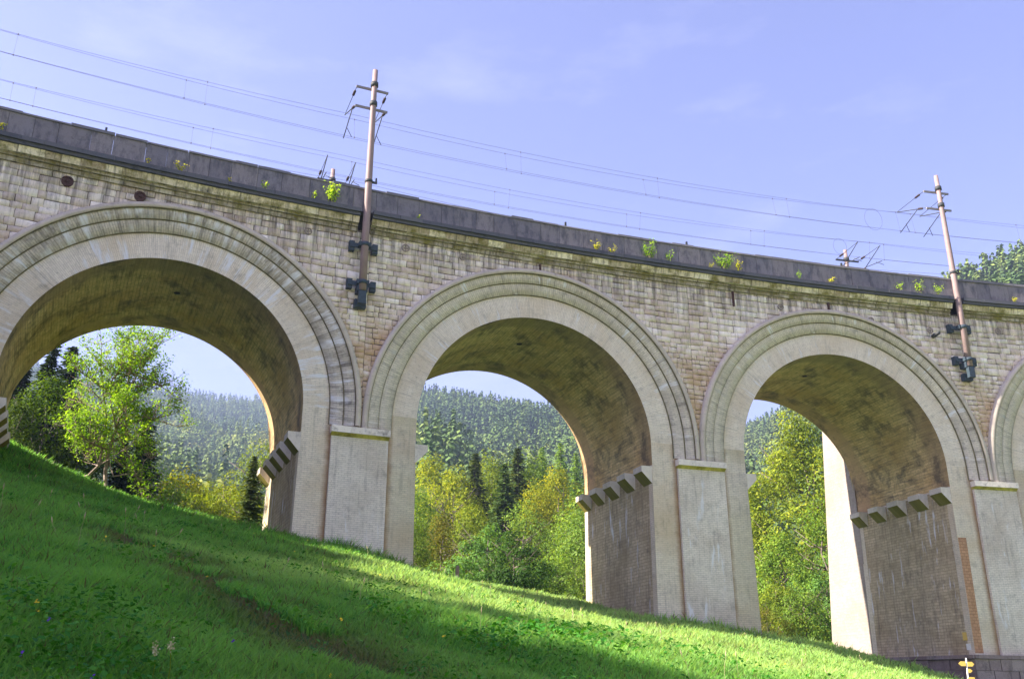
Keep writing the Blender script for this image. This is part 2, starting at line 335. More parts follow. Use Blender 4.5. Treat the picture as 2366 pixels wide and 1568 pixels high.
# ------------------------------------------------------------------ ground: one sheet to the horizon
def build_ground():
    nr, na = 300, 900
    r = np.concatenate([[0.], np.geomspace(.8, 3200, nr - 1)]); a = np.linspace(0, 2 * np.pi, na, endpoint=False)
    RR, AA = np.meshgrid(r, a, indexing='ij'); X = RR * np.sin(AA); Y = RR * np.cos(AA); Z = Hn(X, Y)
    V = np.stack([X, Y, Z], -1).reshape(-1, 3)
    i, j = np.meshgrid(np.arange(nr - 1), np.arange(na), indexing='ij'); j2 = (j + 1) % na
    F = np.stack([i * na + j, i * na + j2, (i + 1) * na + j2, (i + 1) * na + j], -1).reshape(-1, 4)
    me = mesh_arrays('ground', V, np.full(len(F), 4), F.ravel(), None, True)
    m, n, l, b = newmat('ground_turf'); g = G(n, l); v = g.coord('Object')
    col = g.mix(g.rng(g.noise(v, .35, 6, .65), .35, .65), (.03, .10, .012), (.06, .16, .02))
    col = g.mix(g.rng(g.noise(v, 2.2, 6, .7), .52, .66, 0, .7), col, (.075, .05, .03))
    # pale dry-meadow colour behind the camera, added to bounce sun onto the facade
    yy = g.sep(v)[1]; bounce_hay = g.mix(g.rng(g.noise(v, .02, 4), .35, .65), (.44, .40, .20), (.30, .33, .13))
    col = g.mix(g.rng(yy, 0, -14, 0, 1), col, bounce_hay); col = g.mix(g.rng(yy, 900, 930, 0, .8), col, (.50, .42, .27))
    l.new(col, b.inputs['Base Color']); g.bump(g.noise(v, 6, 8, .75), .9, .12, b)
    link('ground', me, m, None, kind='structure')
build_ground()

# ------------------------------------------------------------------ viaduct
VIA = empty('viaduct', W(0, 0, 0), 'long curved railway viaduct of pale brick and stone arches striding over the grass slope', 'viaduct')
VO = VIA.location
def vb(mb, name, mat, parent=None, smooth_=False, **kw):
    o = mb.build(name, mat, None, smooth_, origin=VO, **kw); o.parent = parent or VIA; o.location = (0, 0, 0); return o
CW_TOP = 22.28
def zc(k): return ZS + GR * 0  # slope is added by W
def bay(k):
    """arch between pier k and pier k+1"""
    c = (k + .5) * L; zsl = GR * c
    Wl = lambda s, d, z: (W(s, d, 0, False)[0], W(s, d, 0, False)[1], z + zsl)     # level within a bay
    # --- front and rear spandrel backing
    mb = MB(); N = 48; ss = np.linspace(k * L, (k + 1) * L, N + 1)
    for d, fl in ((0.02, True), (DW, False)):
        P0 = []; P1 = []; P2 = []
        for s_ in ss:
            ds = abs(s_ - c); zl = ZS + math.sqrt(max(9.3 ** 2 - ds * ds, 0)) if ds < 9.3 else ZS - .9
            if d > 5: zl = ZS + math.sqrt(max((RI + .02) ** 2 - ds * ds, 0)) if ds < RI + .02 else ZS - .9
            P0.append(Wl(s_, d, zl)); P1.append(Wl(s_, d, (zl + CW_TOP) / 2)); P2.append(W(s_, d, CW_TOP + .1))
        UV = [[(s_, p[2]) for s_, p in zip(ss, Q)] for Q in (P0, P1, P2)]
        mb.grid([P0, P1, P2], UV, flip=fl)
        if d < 5:
            wall = vb(mb, 'spandrel_wall', M['joint']); mb = MB()
        else: vb(mb, 'spandrel_wall', M['pier'])
    # --- ashlar stones of the front spandrel
    mb = MB(); z = ZS - .55
    r = random.Random(100 + k)
    while z < CW_TOP - .05:
        low = z < 18.3
        h = r.uniform(.24, .34) if low else r.uniform(.30, .46)
        if z + h > CW_TOP - .12: h = CW_TOP - z
        s_ = k * L + r.uniform(-.3, .3) * 0
        while s_ < (k + 1) * L - .02:
            w = r.uniform(.26, .62) if low else r.uniform(.36, 1.05)
            if (k + 1) * L - (s_ + w) < .25: w = (k + 1) * L - s_
            zm = z + h / 2; dc = math.hypot(s_ + w / 2 - c, max(zm - ZS, 0))
            if dc > 9.05:
                j = lambda a=.03: r.uniform(-a, a)
                g_ = r.uniform(.005, .012); pr = -.022 + r.uniform(-.016, .016)
                q = [(s_ + g_ + j(.012), z + g_ + j()), (s_ + w - g_ + j(.012), z + g_ + j()), (s_ + w - g_ + j(.012), z + h - g_ + j()), (s_ + g_ + j(.012), z + h - g_ + j())]
                b_ = r.uniform(.012, .026); cxm, czm = s_ + w / 2, z + h / 2
                qi = [(a + (b_ if a < cxm else -b_), bb + (b_ if bb < czm else -b_)) for a, bb in q]
                # octagonal softened corner of the inner face
                n0 = len(mb.v)
                for a, bb in q: mb.v.append(W(a, .018, bb)); mb.uv.append((a, bb))
                for a, bb in qi: mb.v.append(W(a, pr + r.uniform(-.008, .008), bb)); mb.uv.append((a, bb))
                for e in range(4): mb.f.append((n0 + e, n0 + (e + 1) % 4, n0 + 4 + (e + 1) % 4, n0 + 4 + e))
                mb.f.append((n0 + 4, n0 + 5, n0 + 6, n0 + 7))
            s_ += w
        z += h
    o = vb(mb, 'stone_facing', M['ashlar'], wall); o.parent = wall
    # --- arch ring
    A = 72
    def sweep(prof, name, mat, parent=None, zbot=ZS - .72):
        mb = MB()
        ang = [0.] + list(np.linspace(0, math.pi, A + 1)) + [math.pi]
        P, UV = [], []
        for i, a in enumerate(ang):
            row, ur = [], []
            for (rr, d) in prof:
                x = rr * math.cos(a); zz = ZS + rr * math.sin(a)
                arc = a * 8.0
                if i == 0: zz = zbot; arc = -(ZS - zbot)
                if i == len(ang) - 1: zz = zbot; arc = math.pi * 8 + ZS - zbot
                row.append(Wl(c + x, d, zz)); ur.append((arc, rr + abs(d)))
            P.append(row); UV.append(ur)
        mb.grid(P, UV, flip=True)
        return vb(mb, name, mat, parent)
    ring = sweep([(RI, 0.0), (7.94, 0.0)], 'arch_ring', M['ring_spalled' if k == -1 else 'ring'])
    for a, b_, d0, d1 in ((7.94, 8.62, 0.0, -.09), (8.62, 9.18, -.09, -.17)):
        sweep([(a, d0 + .01), (a, d1), (b_, d1)], 'brick_band', M['band_spalled' if k == -1 else 'band'], ring)
    for rj_, dj_ in ((7.94, -.095), (8.62, -.175), (9.18, -.305)):
        sweep([(rj_ - .03, dj_ + .085), (rj_ - .008, dj_ + .004), (rj_ + .004, dj_ - .004)], 'joint_line', M['joint_dark'], ring)
    sweep([(9.18, -.16), (9.18, -.30), (9.30, -.33), (9.46, -.27), (9.46, .03)], 'hood_mould', M['hood'], ring)
    # --- vault
    mb = MB(); P, UV = [], []
    for i in range(A + 1):
        a = math.pi * i / A; x, zz = RI * math.cos(a), ZS + RI * math.sin(a)
        P.append([Wl(c + x, DW * j / 10, zz) for j in range(11)]); UV.append([(DW * j / 10, a * RI) for j in range(11)])
    for end in (0, -1):
        row = [(q[0], q[1], q[2] - (ZS - 11.1)) for q in P[end]]; ur = [(u[0], u[1] + (-1.1 if end == 0 else 1.1)) for u in UV[end]]
        if end == 0: P.insert(0, row); UV.insert(0, ur)
        else: P.append(row); UV.append(ur)
    mb.grid(P, UV)
    vault = vb(mb, 'arch_vault', M['vault'])
    # drain hole in the vault
    a = math.radians(86); ctr = Vector(Wl(c + (RI - .02) * math.cos(a), 4.2, ZS + (RI - .01) * math.sin(a)))
    mb = MB(); mb.tube([ctr, ctr + Vector((0, 0, -.03))], [.17, .15], 12)
    vb(mb, 'drain_hole', M['hole'], vault)
    return c
def pier(k):
    c = k * L; hw = L / 2 - RI; zb = min(H(*W(c, -.5, 0)[:2]), H(*W(c, 10, 0)[:2])) - GR * c - 2.0
    zt = ZS + .2
    bt = .012
    mb = MB()
    zz = np.concatenate([np.linspace(zb, 11.08, 5), [11.10, zt]])
    # front + rear faces, flanks
    def e(sg, z): return c + sg * (hw + bt * (zt - z) if z < 11.09 else hw)
    fr = MB(); loop = []
    for z in zz:
        a_, b_ = e(-1, z) + .004, e(1, z) - .004
        loop.append(([W(a_, 0, z), W(b_, 0, z), W(b_, DW, z), W(a_, DW, z), W(a_, 0, z)], [(a_, z), (b_, z), (b_ + DW, z), (b_ + DW + 6, z), (b_ + DW + 12, z)]))
    fr.grid([q[0] for q in loop], [q[1] for q in loop], flip=False)
    P = vb(fr, 'pier', M['pier'])
    for sg in (-1, 1):
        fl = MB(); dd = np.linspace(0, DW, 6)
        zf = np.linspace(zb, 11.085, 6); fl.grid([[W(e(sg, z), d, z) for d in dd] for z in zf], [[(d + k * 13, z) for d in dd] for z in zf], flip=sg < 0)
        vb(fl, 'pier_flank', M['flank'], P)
        # light quoin band at the near and far edge of the flank
        for d0 in (0.0, DW - .5):
            q = MB(); s0, s1 = sorted((e(sg, 6) - sg * .05, e(sg, 6) + sg * 0))
            zz = np.linspace(zb, 11.085, 6); rows = [[W(e(sg, z) + sg * .004, d0 + t, z) for t in (0, .5)] for z in zz]
            q.grid(rows, [[(d0 + t + 4.5, z) for t in (0, .5)] for z in zz], flip=sg < 0); vb(q, 'quoin_band', M['pier'], P)
        for i in range(5):
            d0 = .02 + i * 2.21; d1 = d0 + 1.1; x0 = c + sg * (hw - .02); x1 = c + sg * (hw + .62); ztp = 11.12
            cb = MB(); cu = MB()
            rj = random.Random(k * 100 + i * 7 + sg); d0 += rj.uniform(-.03, .03); d1 += rj.uniform(-.03, .03); x1 += rj.uniform(-.035, .035); ztp += rj.uniform(-.025, .015)
            pr = [(x0, ztp), (x1, ztp), (x1, ztp - .32), (x0 + sg * .08, ztp - .92), (x0, ztp - .92)]
            for da, rev in ((d0, sg < 0), (d1, sg > 0)):
                f = [W(a, da, z) for a, z in pr]; u = [(a, z) for a, z in pr]
                cb.face(f[::-1] if not rev else f, u[::-1] if not rev else u)
            for (a, z), (a2, z2), tgt in zip(pr[:-1], pr[1:], (cb, cb, cu, cu)):
                f = [W(a, d0, z), W(a2, d0, z2), W(a2, d1, z2), W(a, d1, z)]; u = [(d0, a + z), (d0, a2 + z2), (d1, a2 + z2), (d1, a + z)]
                tgt.face(f if sg > 0 else f[::-1], u if sg > 0 else u[::-1])
            o = vb(cb, 'corbel', M['corbel'], P)
            # the mossy stepped underside belongs to the same stone
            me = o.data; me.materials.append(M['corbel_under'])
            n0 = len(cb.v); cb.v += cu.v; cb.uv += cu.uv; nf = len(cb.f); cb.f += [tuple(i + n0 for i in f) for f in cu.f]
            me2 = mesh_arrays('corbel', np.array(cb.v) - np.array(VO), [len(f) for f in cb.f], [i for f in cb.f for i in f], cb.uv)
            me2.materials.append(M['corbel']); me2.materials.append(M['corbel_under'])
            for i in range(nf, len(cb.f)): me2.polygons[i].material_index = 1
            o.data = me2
    pl = MB(); pl.sbox(c - 1.42, c + 1.42, -.2, 0.05, zb, ZS - 1.1); vb(pl, 'pilaster', M['pilaster'], P)
    cp = MB()
    for i in range(3): cp.sbox(c - 1.47 + i * .98, c - 1.47 + (i + 1) * .98 - .012, -.44, .05, ZS - 1.02, ZS - .70)
    vb(cp, 'capital', M['capital'], P)
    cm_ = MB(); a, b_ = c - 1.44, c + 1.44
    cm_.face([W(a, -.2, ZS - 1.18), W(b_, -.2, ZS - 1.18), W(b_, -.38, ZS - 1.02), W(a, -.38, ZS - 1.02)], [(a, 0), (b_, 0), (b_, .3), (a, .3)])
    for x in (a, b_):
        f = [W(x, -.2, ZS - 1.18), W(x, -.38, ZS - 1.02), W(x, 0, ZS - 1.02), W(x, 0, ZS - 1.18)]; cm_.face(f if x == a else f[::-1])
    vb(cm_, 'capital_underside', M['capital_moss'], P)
    return P
PIERS = {}
for k in range(KA, KB + 1): PIERS[k] = pier(k)
for k in range(KA, KB): bay(k)
# --- rear buttress, stained corner and rubble footing of the pier by the road
c3 = 2 * L
bb = MB(); hw = L / 2 - RI + .06
for z0, z1, da, db in ((-1., 17, 15.6, 13.3), (17, 22.3, 13.3, 12.6)):
    a, b_ = c3 - hw, c3 + hw
    bb.face([W(a, DW - .1, z0), W(a, da, z0), W(a, db, z1), W(a, DW - .1, z1)][::1], [(0, z0), (5.5, z0), (3.5, z1), (0, z1)])
    bb.face([W(b_, da, z0), W(b_, DW - .1, z0), W(b_, DW - .1, z1), W(b_, db, z1)], [(0, z0), (5.5, z0), (3.5, z1), (0, z1)])
    bb.face([W(b_, da, z0), W(b_, db, z1), W(a, db, z1), W(a, da, z0)], [(0, z0), (0, z1), (5, z1), (5, z0)])
bb.face([W(a, DW - .1, 22.3), W(a, 12.6, 22.3), W(b_, 12.6, 22.3), W(b_, DW - .1, 22.3)])
vb(bb, 'buttress', M['buttress'], PIERS[2])
rb = MB(); ed = lambda z: c3 - (L / 2 - RI) - .012 * (ZS + .2 - z)
rb.grid([[W(ed(z) + .02, -.006, z), W(c3 - 1.43, -.006, z)] for z in (1.8, 4.9, 8.2)], [[(0, z), (1.4, z)] for z in (1.8, 4.9, 8.2)], flip=False)
vb(rb, 'stained_brickwork', M['red_brick'], PIERS[2])
ft = MB(); rr = random.Random(5)
for (sa, sb, fd, dn) in ((c3 - 3.55, c3 + 3.4, -.62, None),):
    z = -1.1
    for hgt in (.75, .62, .6, .62, .22):
        s_ = sa
        top = hgt < .3
        while s_ < sb:
            w = rr.uniform(.5, 1.1) if not top else rr.uniform(1.2, 2.2); w = min(w, sb - s_)
            if w > .1: ft.sbox(s_ + .012, s_ + w - .012, fd + rr.uniform(-.05, .05) - (.05 if top else 0), 0, z + .01, z + hgt - .01)
            s_ += w
        dd = fd
        while dd < DW + .3:
            w = rr.uniform(.5, 1.0) if not top else rr.uniform(1.2, 2.2)
            ft.sbox(sa + rr.uniform(-.05, .04) - (.05 if top else 0), sa + .8, dd + .012, dd + w - .012, z + .01, z + hgt - .01); dd += w
        z += hgt
vb(ft, 'footing', M['footing'], PIERS[2])
# plaques on the pier flank by the road
pf = MB(); sx = ed(3.0) - .01
def plate(mb, s_, d0, d1, z0, z1, th=.02):
    mb.sbox(s_ - th, s_, d0, d1, z0, z1)
plate(pf, sx - .005, .45, .80, 2.5, 2.94); vb(pf, 'trail_plaque', M['yellow'], PIERS[2])
pf = MB(); plate(pf, sx - .002, .25, .62, 1.98, 2.32); vb(pf, 'number_plate', M['white'], PIERS[2])

# --- cornice, parapet, deck
def segs(s0, s1, gap=.34):
    cuts = [s0]
    for m_ in MASTS:
        if s0 < m_ - gap < s1: cuts += [m_ - gap, m_ + gap]
    cuts.append(s1); return [(cuts[i], cuts[i + 1]) for i in range(0, len(cuts), 2)]
S0, S1 = KA * L, KB * L
rr = random.Random(11)
def blocks(mb, a, b_, lmin, lmax, d0, d1, z0, z1, dj=.01, zj=.006, gap=.006, dt=0):
    s_ = a
    while s_ < b_ - 1e-3:
        w = min(rr.uniform(lmin, lmax), b_ - s_)
        if b_ - s_ - w < .3: w = b_ - s_
        mb.sbox(s_ + gap, s_ + w - gap, d0 + rr.uniform(-dj, dj), d1, z0, z1 + rr.uniform(-zj, zj), dt=dt); s_ += w
CORN = MB(); CRS = MB(); MLD = MB()
for a, b_ in segs(S0, S1):
    blocks(CORN, a, b_, .9, 1.7, -.78, 0, 23.08, 23.30, .012, .012)
    blocks(CORN, a, b_, .9, 1.7, -.66, 0, 22.92, 23.075, .01, .0)
    blocks(CRS, a, b_, .55, 1.3, -.40, 0, 22.60, 22.915, .02, .0, dt=-.12)
    blocks(MLD, a, b_, .7, 1.5, -.24, .0, 22.46, 22.595, .012, .0)
    blocks(MLD, a, b_, .7, 1.5, -.13, .0, 22.22, 22.455, .01, .0)
co = vb(CORN, 'cornice', M['lip'])
vb(CRS, 'frieze_course', M['course'], co); vb(MLD, 'moulding', M['molding'], co)
PAR = MB(); COP = MB(); s_ = S0
while s_ < S1:
    w = rr.uniform(.9, 1.5); PAR.sbox(s_ + .008, s_ + w - .008, -.46 + rr.uniform(-.012, .012), -.08, 23.28, 24.55); s_ += w
s_ = S0
while s_ < S1:
    w = rr.uniform(1.0, 2.4); hj = rr.uniform(-.055, .03)
    COP.sbox(s_ + (.03 if rr.random() < .25 else .006), s_ + w - .006, -.52 + rr.uniform(-.015, .015), -.02, 24.55, 24.70 + hj, dt=.03); s_ += w
po = vb(PAR, 'parapet', M['parapet']); vb(COP, 'coping', M['coping'], po)
RP = MB(); RP.sbox(S0, S1, DW + .1, DW + .5, 22.2, 24.6, ns=90); vb(RP, 'rear_parapet', M['parapet'])
DK = MB(); DK.sbox(S0, S1, .0, DW + .2, 23.3, 23.75, ns=90); vb(DK, 'deck', M['ballast'])
# ironwork on the spandrels
def disc(mb, s_, z, r_, d0, n=20, inner=None):
    ctr = [W(s_ + r_ * math.cos(2 * math.pi * i / n), d0, z + r_ * math.sin(2 * math.pi * i / n)) for i in range(n)]
    bk = [W(s_ + r_ * math.cos(2 * math.pi * i / n), 0, z + r_ * math.sin(2 * math.pi * i / n)) for i in range(n)]
    if inner:
        ic = [W(s_ + inner * math.cos(2 * math.pi * i / n), d0, z + inner * math.sin(2 * math.pi * i / n)) for i in range(n)]
        ib = [W(s_ + inner * math.cos(2 * math.pi * i / n), 0, z + inner * math.sin(2 * math.pi * i / n)) for i in range(n)]
    for i in range(n):
        j = (i + 1) % n
        mb.face([bk[i], bk[j], ctr[j], ctr[i]])
        if inner: mb.face([ctr[i], ctr[j], ic[j], ic[i]]); mb.face([ic[i], ic[j], ib[j], ib[i]])
    if not inner: mb.face(ctr)
M['plate_grey'] = flat_mat('anchor_iron_grey', (.26, .22, .20), .4, 8, .8, bump=.5)
for s_, z, r_, rusty in ((-14.76, 21.82, .27, 1), (-11.54, 21.82, .27, 1), (1.91, 21.79, .22, 0), (-3.32, 21.74, .2, 0), (5.15, 21.85, .2, 0), (25.19, 21.6, .2, 0), (31.4, 21.4, .2, 0), (35.5, 21.1, .2, 0), (40.4, 21.45, .22, 0), (45, 21.5, .2, 0)):
    mb = MB(); disc(mb, s_, z, r_, -.12 if rusty else -.075, inner=r_ * .72)
    for a in (0, math.pi / 2):
        ca, sa = math.cos(a) * r_ * .8, math.sin(a) * r_ * .8; w_ = .028
        q = [(s_ - ca - sa * .15, z - sa + ca * .15 * 0 - w_), (s_ + ca - sa * .15, z + sa - w_), (s_ + ca + sa * .15, z + sa + w_), (s_ - ca + sa * .15, z - sa + w_)]
        mb.face([W(x, -.10 if rusty else -.07, y) for x, y in q])
    if rusty: disc(mb, s_, z, r_ * .7, -.06)
    disc(mb, s_, z, .05, -.16 if rusty else -.09, 10)
    vb(mb, 'anchor_plate', M['rust'] if rusty else M['plate_grey'])
for s_, z0, z1 in ((9.71, 21.95, 22.4), (22.0, 21.6, 22.45), (28.5, 22.0, 22.5)):
    mb = MB(); mb.sbox(s_ - .05, s_ + .05, -.14, 0, z0 - .35, z1 - .25); vb(mb, 'iron_tie_bar', M['rust'])
mb = MB(); mb.tube([W(35.7, .1, 20.75), W(35.4, -.9, 20.62)], [.13, .12], 12); vb(mb, 'drain_spout', M['dark_steel'])
for s_ in (-11.6 - 1.9, 11.2, 19.0, 30.6 - 1.0):
    mb = MB(); mb.sbox(s_ - .05, s_ + .05, -.4, -.3, 24.7, 24.95); vb(mb, 'parapet_bolt', M['dark_steel'], po)

# ------------------------------------------------------------------ catenary masts and wires
def cantilever(root, s0, dp, sgn, zt, zl, dm, zm, dc, zcw, mat=None):
    """bracket from crossarm end (s0, dp) to messenger (dm, zm) and contact wire (dc, zcw)"""
    mat = mat or M['dark_steel']; O = root.location
    a = MB(); p0 = Vector(W(s0, dp, zt)); p1 = Vector(W(s0, dm, zm)); q = p0.lerp(p1, .16); q2 = p0.lerp(p1, .34)
    a.tube([p0, q], .02, 6); a.tube([q2, p1], .018, 6)
    r0 = Vector(W(s0, dp, zl)); c1 = Vector(W(s0, dc, zcw)); u = r0.lerp(p1, .14); u2 = r0.lerp(p1, .30)
    a.tube([r0, u], .022, 6); a.tube([u2, p1], .032, 6)
    v1 = r0.lerp(c1, .14); v2 = r0.lerp(c1, .30)
    a.tube([u2, c1 + (c1 - u2) * .08], .028, 6)
    mid = u2.lerp(c1, .72); a.tube([mid + Vector((0, 0, .1)), Vector(W(s0 + .4, dc - sgn * .25, zcw - .12))], .02, 6)
    a.build('cantilever', mat, root, origin=O)
    for x, y in ((q, q2), (u, u2)):
        i = MB(); n = 9
        pts = [x.lerp(y, t / n) for t in range(n + 1)]
        i.tube(pts, [.035] + [.085 if t % 2 else .05 for t in range(1, n)] + [.035], 8)
        i.build('insulator', M['insul'], root, True, origin=O)
def mast(s_, d, rear, label, ztop, zfoot, arms=2):
    root = empty('catenary_mast', W(s_, d, 23.8), label, 'railway mast', 'catenary masts standing along the viaduct')
    O = root.location; mb = MB(); n = 8; rings = []
    zs_ = [zfoot, 23, 27, 30, ztop]; rd = [.205, .195, .175, .155, .14]
    mb.tube([W(s_, d, z) for z in zs_], rd, 8); mb.build('pole', M['pole'], root, origin=O)
    sg = 1 if not rear else -1
    for z in (31.15, 29.9):
        c_ = MB(); c_.tube([W(s_, d, z - .13), W(s_, d, z + .13)], .215, 10); c_.build('clamp', M['dark_steel'], root, origin=O)
        b = MB(); b.sbox(s_ - .98, s_ + .85, d + sg * .15, d + sg * .25, z - .27, z - .15); b.build('crossarm', M['galv'] if not rear else M['dark_steel'], root, origin=O)
    dm, dc = (2.7, 2.5) if not rear else (7.5, 7.7)
    for so, dz in ((-.93, 0), (.8, .12)):
        cantilever(root, s_ + so, d + sg * .2, sg, 30.98, 29.72, dm, 31.0 - dz, dc, 29.45 + (.35 if rear else 0) - dz)
    if not rear:
        for z in (21.28, 19.13):
            b = MB()
            for a in (-1, 1): b.sbox(s_ + a * .62 - .14, s_ + a * .62 + .14, -.34, -.02, z - .28, z + .26)
            b.sbox(s_ - .72, s_ + .72, -.42, -.34, z - .12, z + .12)
            for a in (-1, 1): b.sbox(s_ + a * .27 - .05, s_ + a * .27 + .05, d - .12, -.3, z - .12, z + .12)
            b.tube([W(s_, d, z - .1), W(s_, d, z + .1)], .25, 12)
            b.build('wall_bracket', M['blue_steel'], root, origin=O)
        b = MB(); b.sbox(s_ - .26, s_ + .26, d - .05, -.03, 18.62, 19.0); b.sbox(s_ - .2, s_ + .2, d - .14, d + .12, 17.95, 18.62)
        b.sbox(s_ - .3, s_ + .3, -.35, -.03, 17.85, 18.3); b.build('mast_shoe', M['blue_steel'], root, origin=O)
        b = MB(); b.tube([W(s_, d, 24.95), W(s_, d, 25.1)], .22, 10); b.sbox(s_ + .2, s_ + .45, d - .05, d + .05, 24.97, 25.07)
        b.tube([W(s_ + .4, d, 25.05), W(s_ + .4, d, 25.3)], .05, 8); b.build('feeder_bracket', M['dark_steel'], root, origin=O)
    return root
mast(MASTS[0], -.62, False, 'tall pinkish mast clamped to the wall between the large left arch and the middle arch', 32.12, 18.7)
mast(MASTS[1], -.62, False, 'leaning looking pink mast clamped to the wall near the right end of the parapet', 32.12, 18.7)
mast(-.45, 10.75, True, 'mast behind the parapet whose tip shows just above the bright yellow shrub', 31.95, 20)
mast(37.3, 10.75, True, 'short looking mast tip rising behind the parapet left of the leaning pink mast', 31.95, 20)
def wire(name, fn, label, group=None, rad=.0085, a=S0, b_=S1, step=1.6):
    mb = MB(); n = int((b_ - a) / step); mb.tube([fn(a + (b_ - a) * i / n) for i in range(n + 1)], rad, 5, False)
    return mb
def span(s_): 
    t = ((s_ - MASTS[0]) / 37.86) % 1.0; return 4 * t * (1 - t)
for ti, (dm, dc, zm, zcw, nm) in enumerate(((2.7, 2.5, 31.0, 29.45, 'near'), (7.5, 7.7, 31.05, 29.85, 'far'))):
    for j in range(2):
        off = lambda s_, j=j: (.22 * math.sin(s_ * .055 + 1.2)) * (1 if j else -1)
        root = empty('overhead_line', W(9, dm, zcw), ('upper' if nm == 'near' else 'lower') + ' pair of overhead wires over the ' + nm + ' track, ' + ('the strand with the later droppers' if j else 'the strand with the earlier droppers'), 'overhead line', 'overhead lines above the viaduct')
        O = root.location
        fm = lambda s_: W(s_, dm + off(s_) * .5, zm - .35 * span(s_) * .5 + off(s_) * 1.1)
        fc = lambda s_: W(s_, dc + off(s_), zcw + off(s_) * .35)
        wire('m', fm, '').build('messenger_wire', M['wire'], root, origin=O)
        wire('c', fc, '').build('contact_wire', M['wire'], root, origin=O)
        dr = MB(); s_ = -38 + j * 1.1 + ti * .9
        while s_ < 90:
            dr.tube([fm(s_), fc(s_)], .006, 4, False)
            for f in (fm, fc):
                p = Vector(f(s_)); dr.tube([p - Vector((0, 0, .04)), p + Vector((0, 0, .04))], .028, 5)
            s_ += 9.3
        dr.build('dropper', M['wire'], root, origin=O)
        if j == 0:
            lp = MB(); sc = 34.6 if ti == 0 else 34.9; zc_ = (zm + zcw) / 2; r_ = (zm - zcw) / 2 + .05
            lp.tube([W(sc + r_ * .8 * math.cos(t) , dm, zc_ + r_ * math.sin(t)) for t in np.linspace(0, 2 * math.pi, 25)], .009, 5, False)
            lp.build('jumper_loop', M['wire'], root, origin=O)
mb = wire('f', lambda s_: W(s_, -.3, 25.05 - 1.1 * span(s_) * .45), '')
o = mb.build('feeder_cable', M['wire'], None, origin=W(0, -.3, 25), label='thin dark cable running low along the top of the parapet', cat='cable')

# ------------------------------------------------------------------ leaves and trees
def leaf_cards(C, N, size, asp=.55, rg=rng, fold=.0):
    """rhombic leaves: centres C, normals N, sizes"""
    n = len(C); t = rg.normal(size=(n, 3)); N = N / (np.linalg.norm(N, axis=1, keepdims=True) + 1e-9)
    T = np.cross(N, t); T /= np.linalg.norm(T, axis=1, keepdims=True) + 1e-9; B = np.cross(N, T)
    sz = np.broadcast_to(np.asarray(size), (n,))[:, None]
    V = np.stack([C - T * sz * .5, C + B * sz * asp * .5 + N * sz * .08, C + T * sz * .5, C - B * sz * asp * .5 + N * sz * .08], 1)
    return V.reshape(-1, 3)
def quads(name, V): 
    n = len(V) // 4; return mesh_arrays(name, V, np.full(n, 4), np.arange(n * 4))
def tree_skel(seed, h, w, trunk_h, nlimb, r0, sparse=False, lean=0.):
    r = random.Random(seed); mb = MB(); tips = []
    top = Vector((lean * h, 0, h * .8)); pts = [Vector((0, 0, -1.0)), Vector((0, 0, 0))]
    for i in range(1, 6):
        t = i / 5; pts.append(Vector((lean * h * t + r.uniform(-.03, .03) * h, r.uniform(-.03, .03) * h, h * .85 * t)))
    mb.tube(pts, [r0 * 1.15, r0] + [r0 * (1 - .16 * i) for i in range(1, 6)], 7)
    for i in range(nlimb):
        t = trunk_h + (1 - trunk_h) * r.random() ** .9 * .85; base = pts[1].lerp(pts[-1], t)
        an = r.uniform(0, 2 * math.pi); ln = w * .5 * (1.05 - .5 * t) * r.uniform(.7, 1.1)
        end = base + Vector((math.cos(an) * ln, math.sin(an) * ln, ln * r.uniform(.25, .9)))
        midp = base.lerp(end, .5) + Vector((r.uniform(-.1, .1), r.uniform(-.1, .1), -.08)) * ln
        mb.tube([base, midp, end], [r0 * .38, r0 * .24, r0 * .08], 5); tips += [midp, end]
        for j in range(2):
            b2 = base.lerp(end, r.uniform(.4, .9)); e2 = b2 + Vector((r.uniform(-1, 1), r.uniform(-1, 1), r.uniform(.1, .9))) * ln * .45
            mb.tube([b2, e2], [r0 * .14, r0 * .04], 4); tips.append(e2)
    return mb, tips
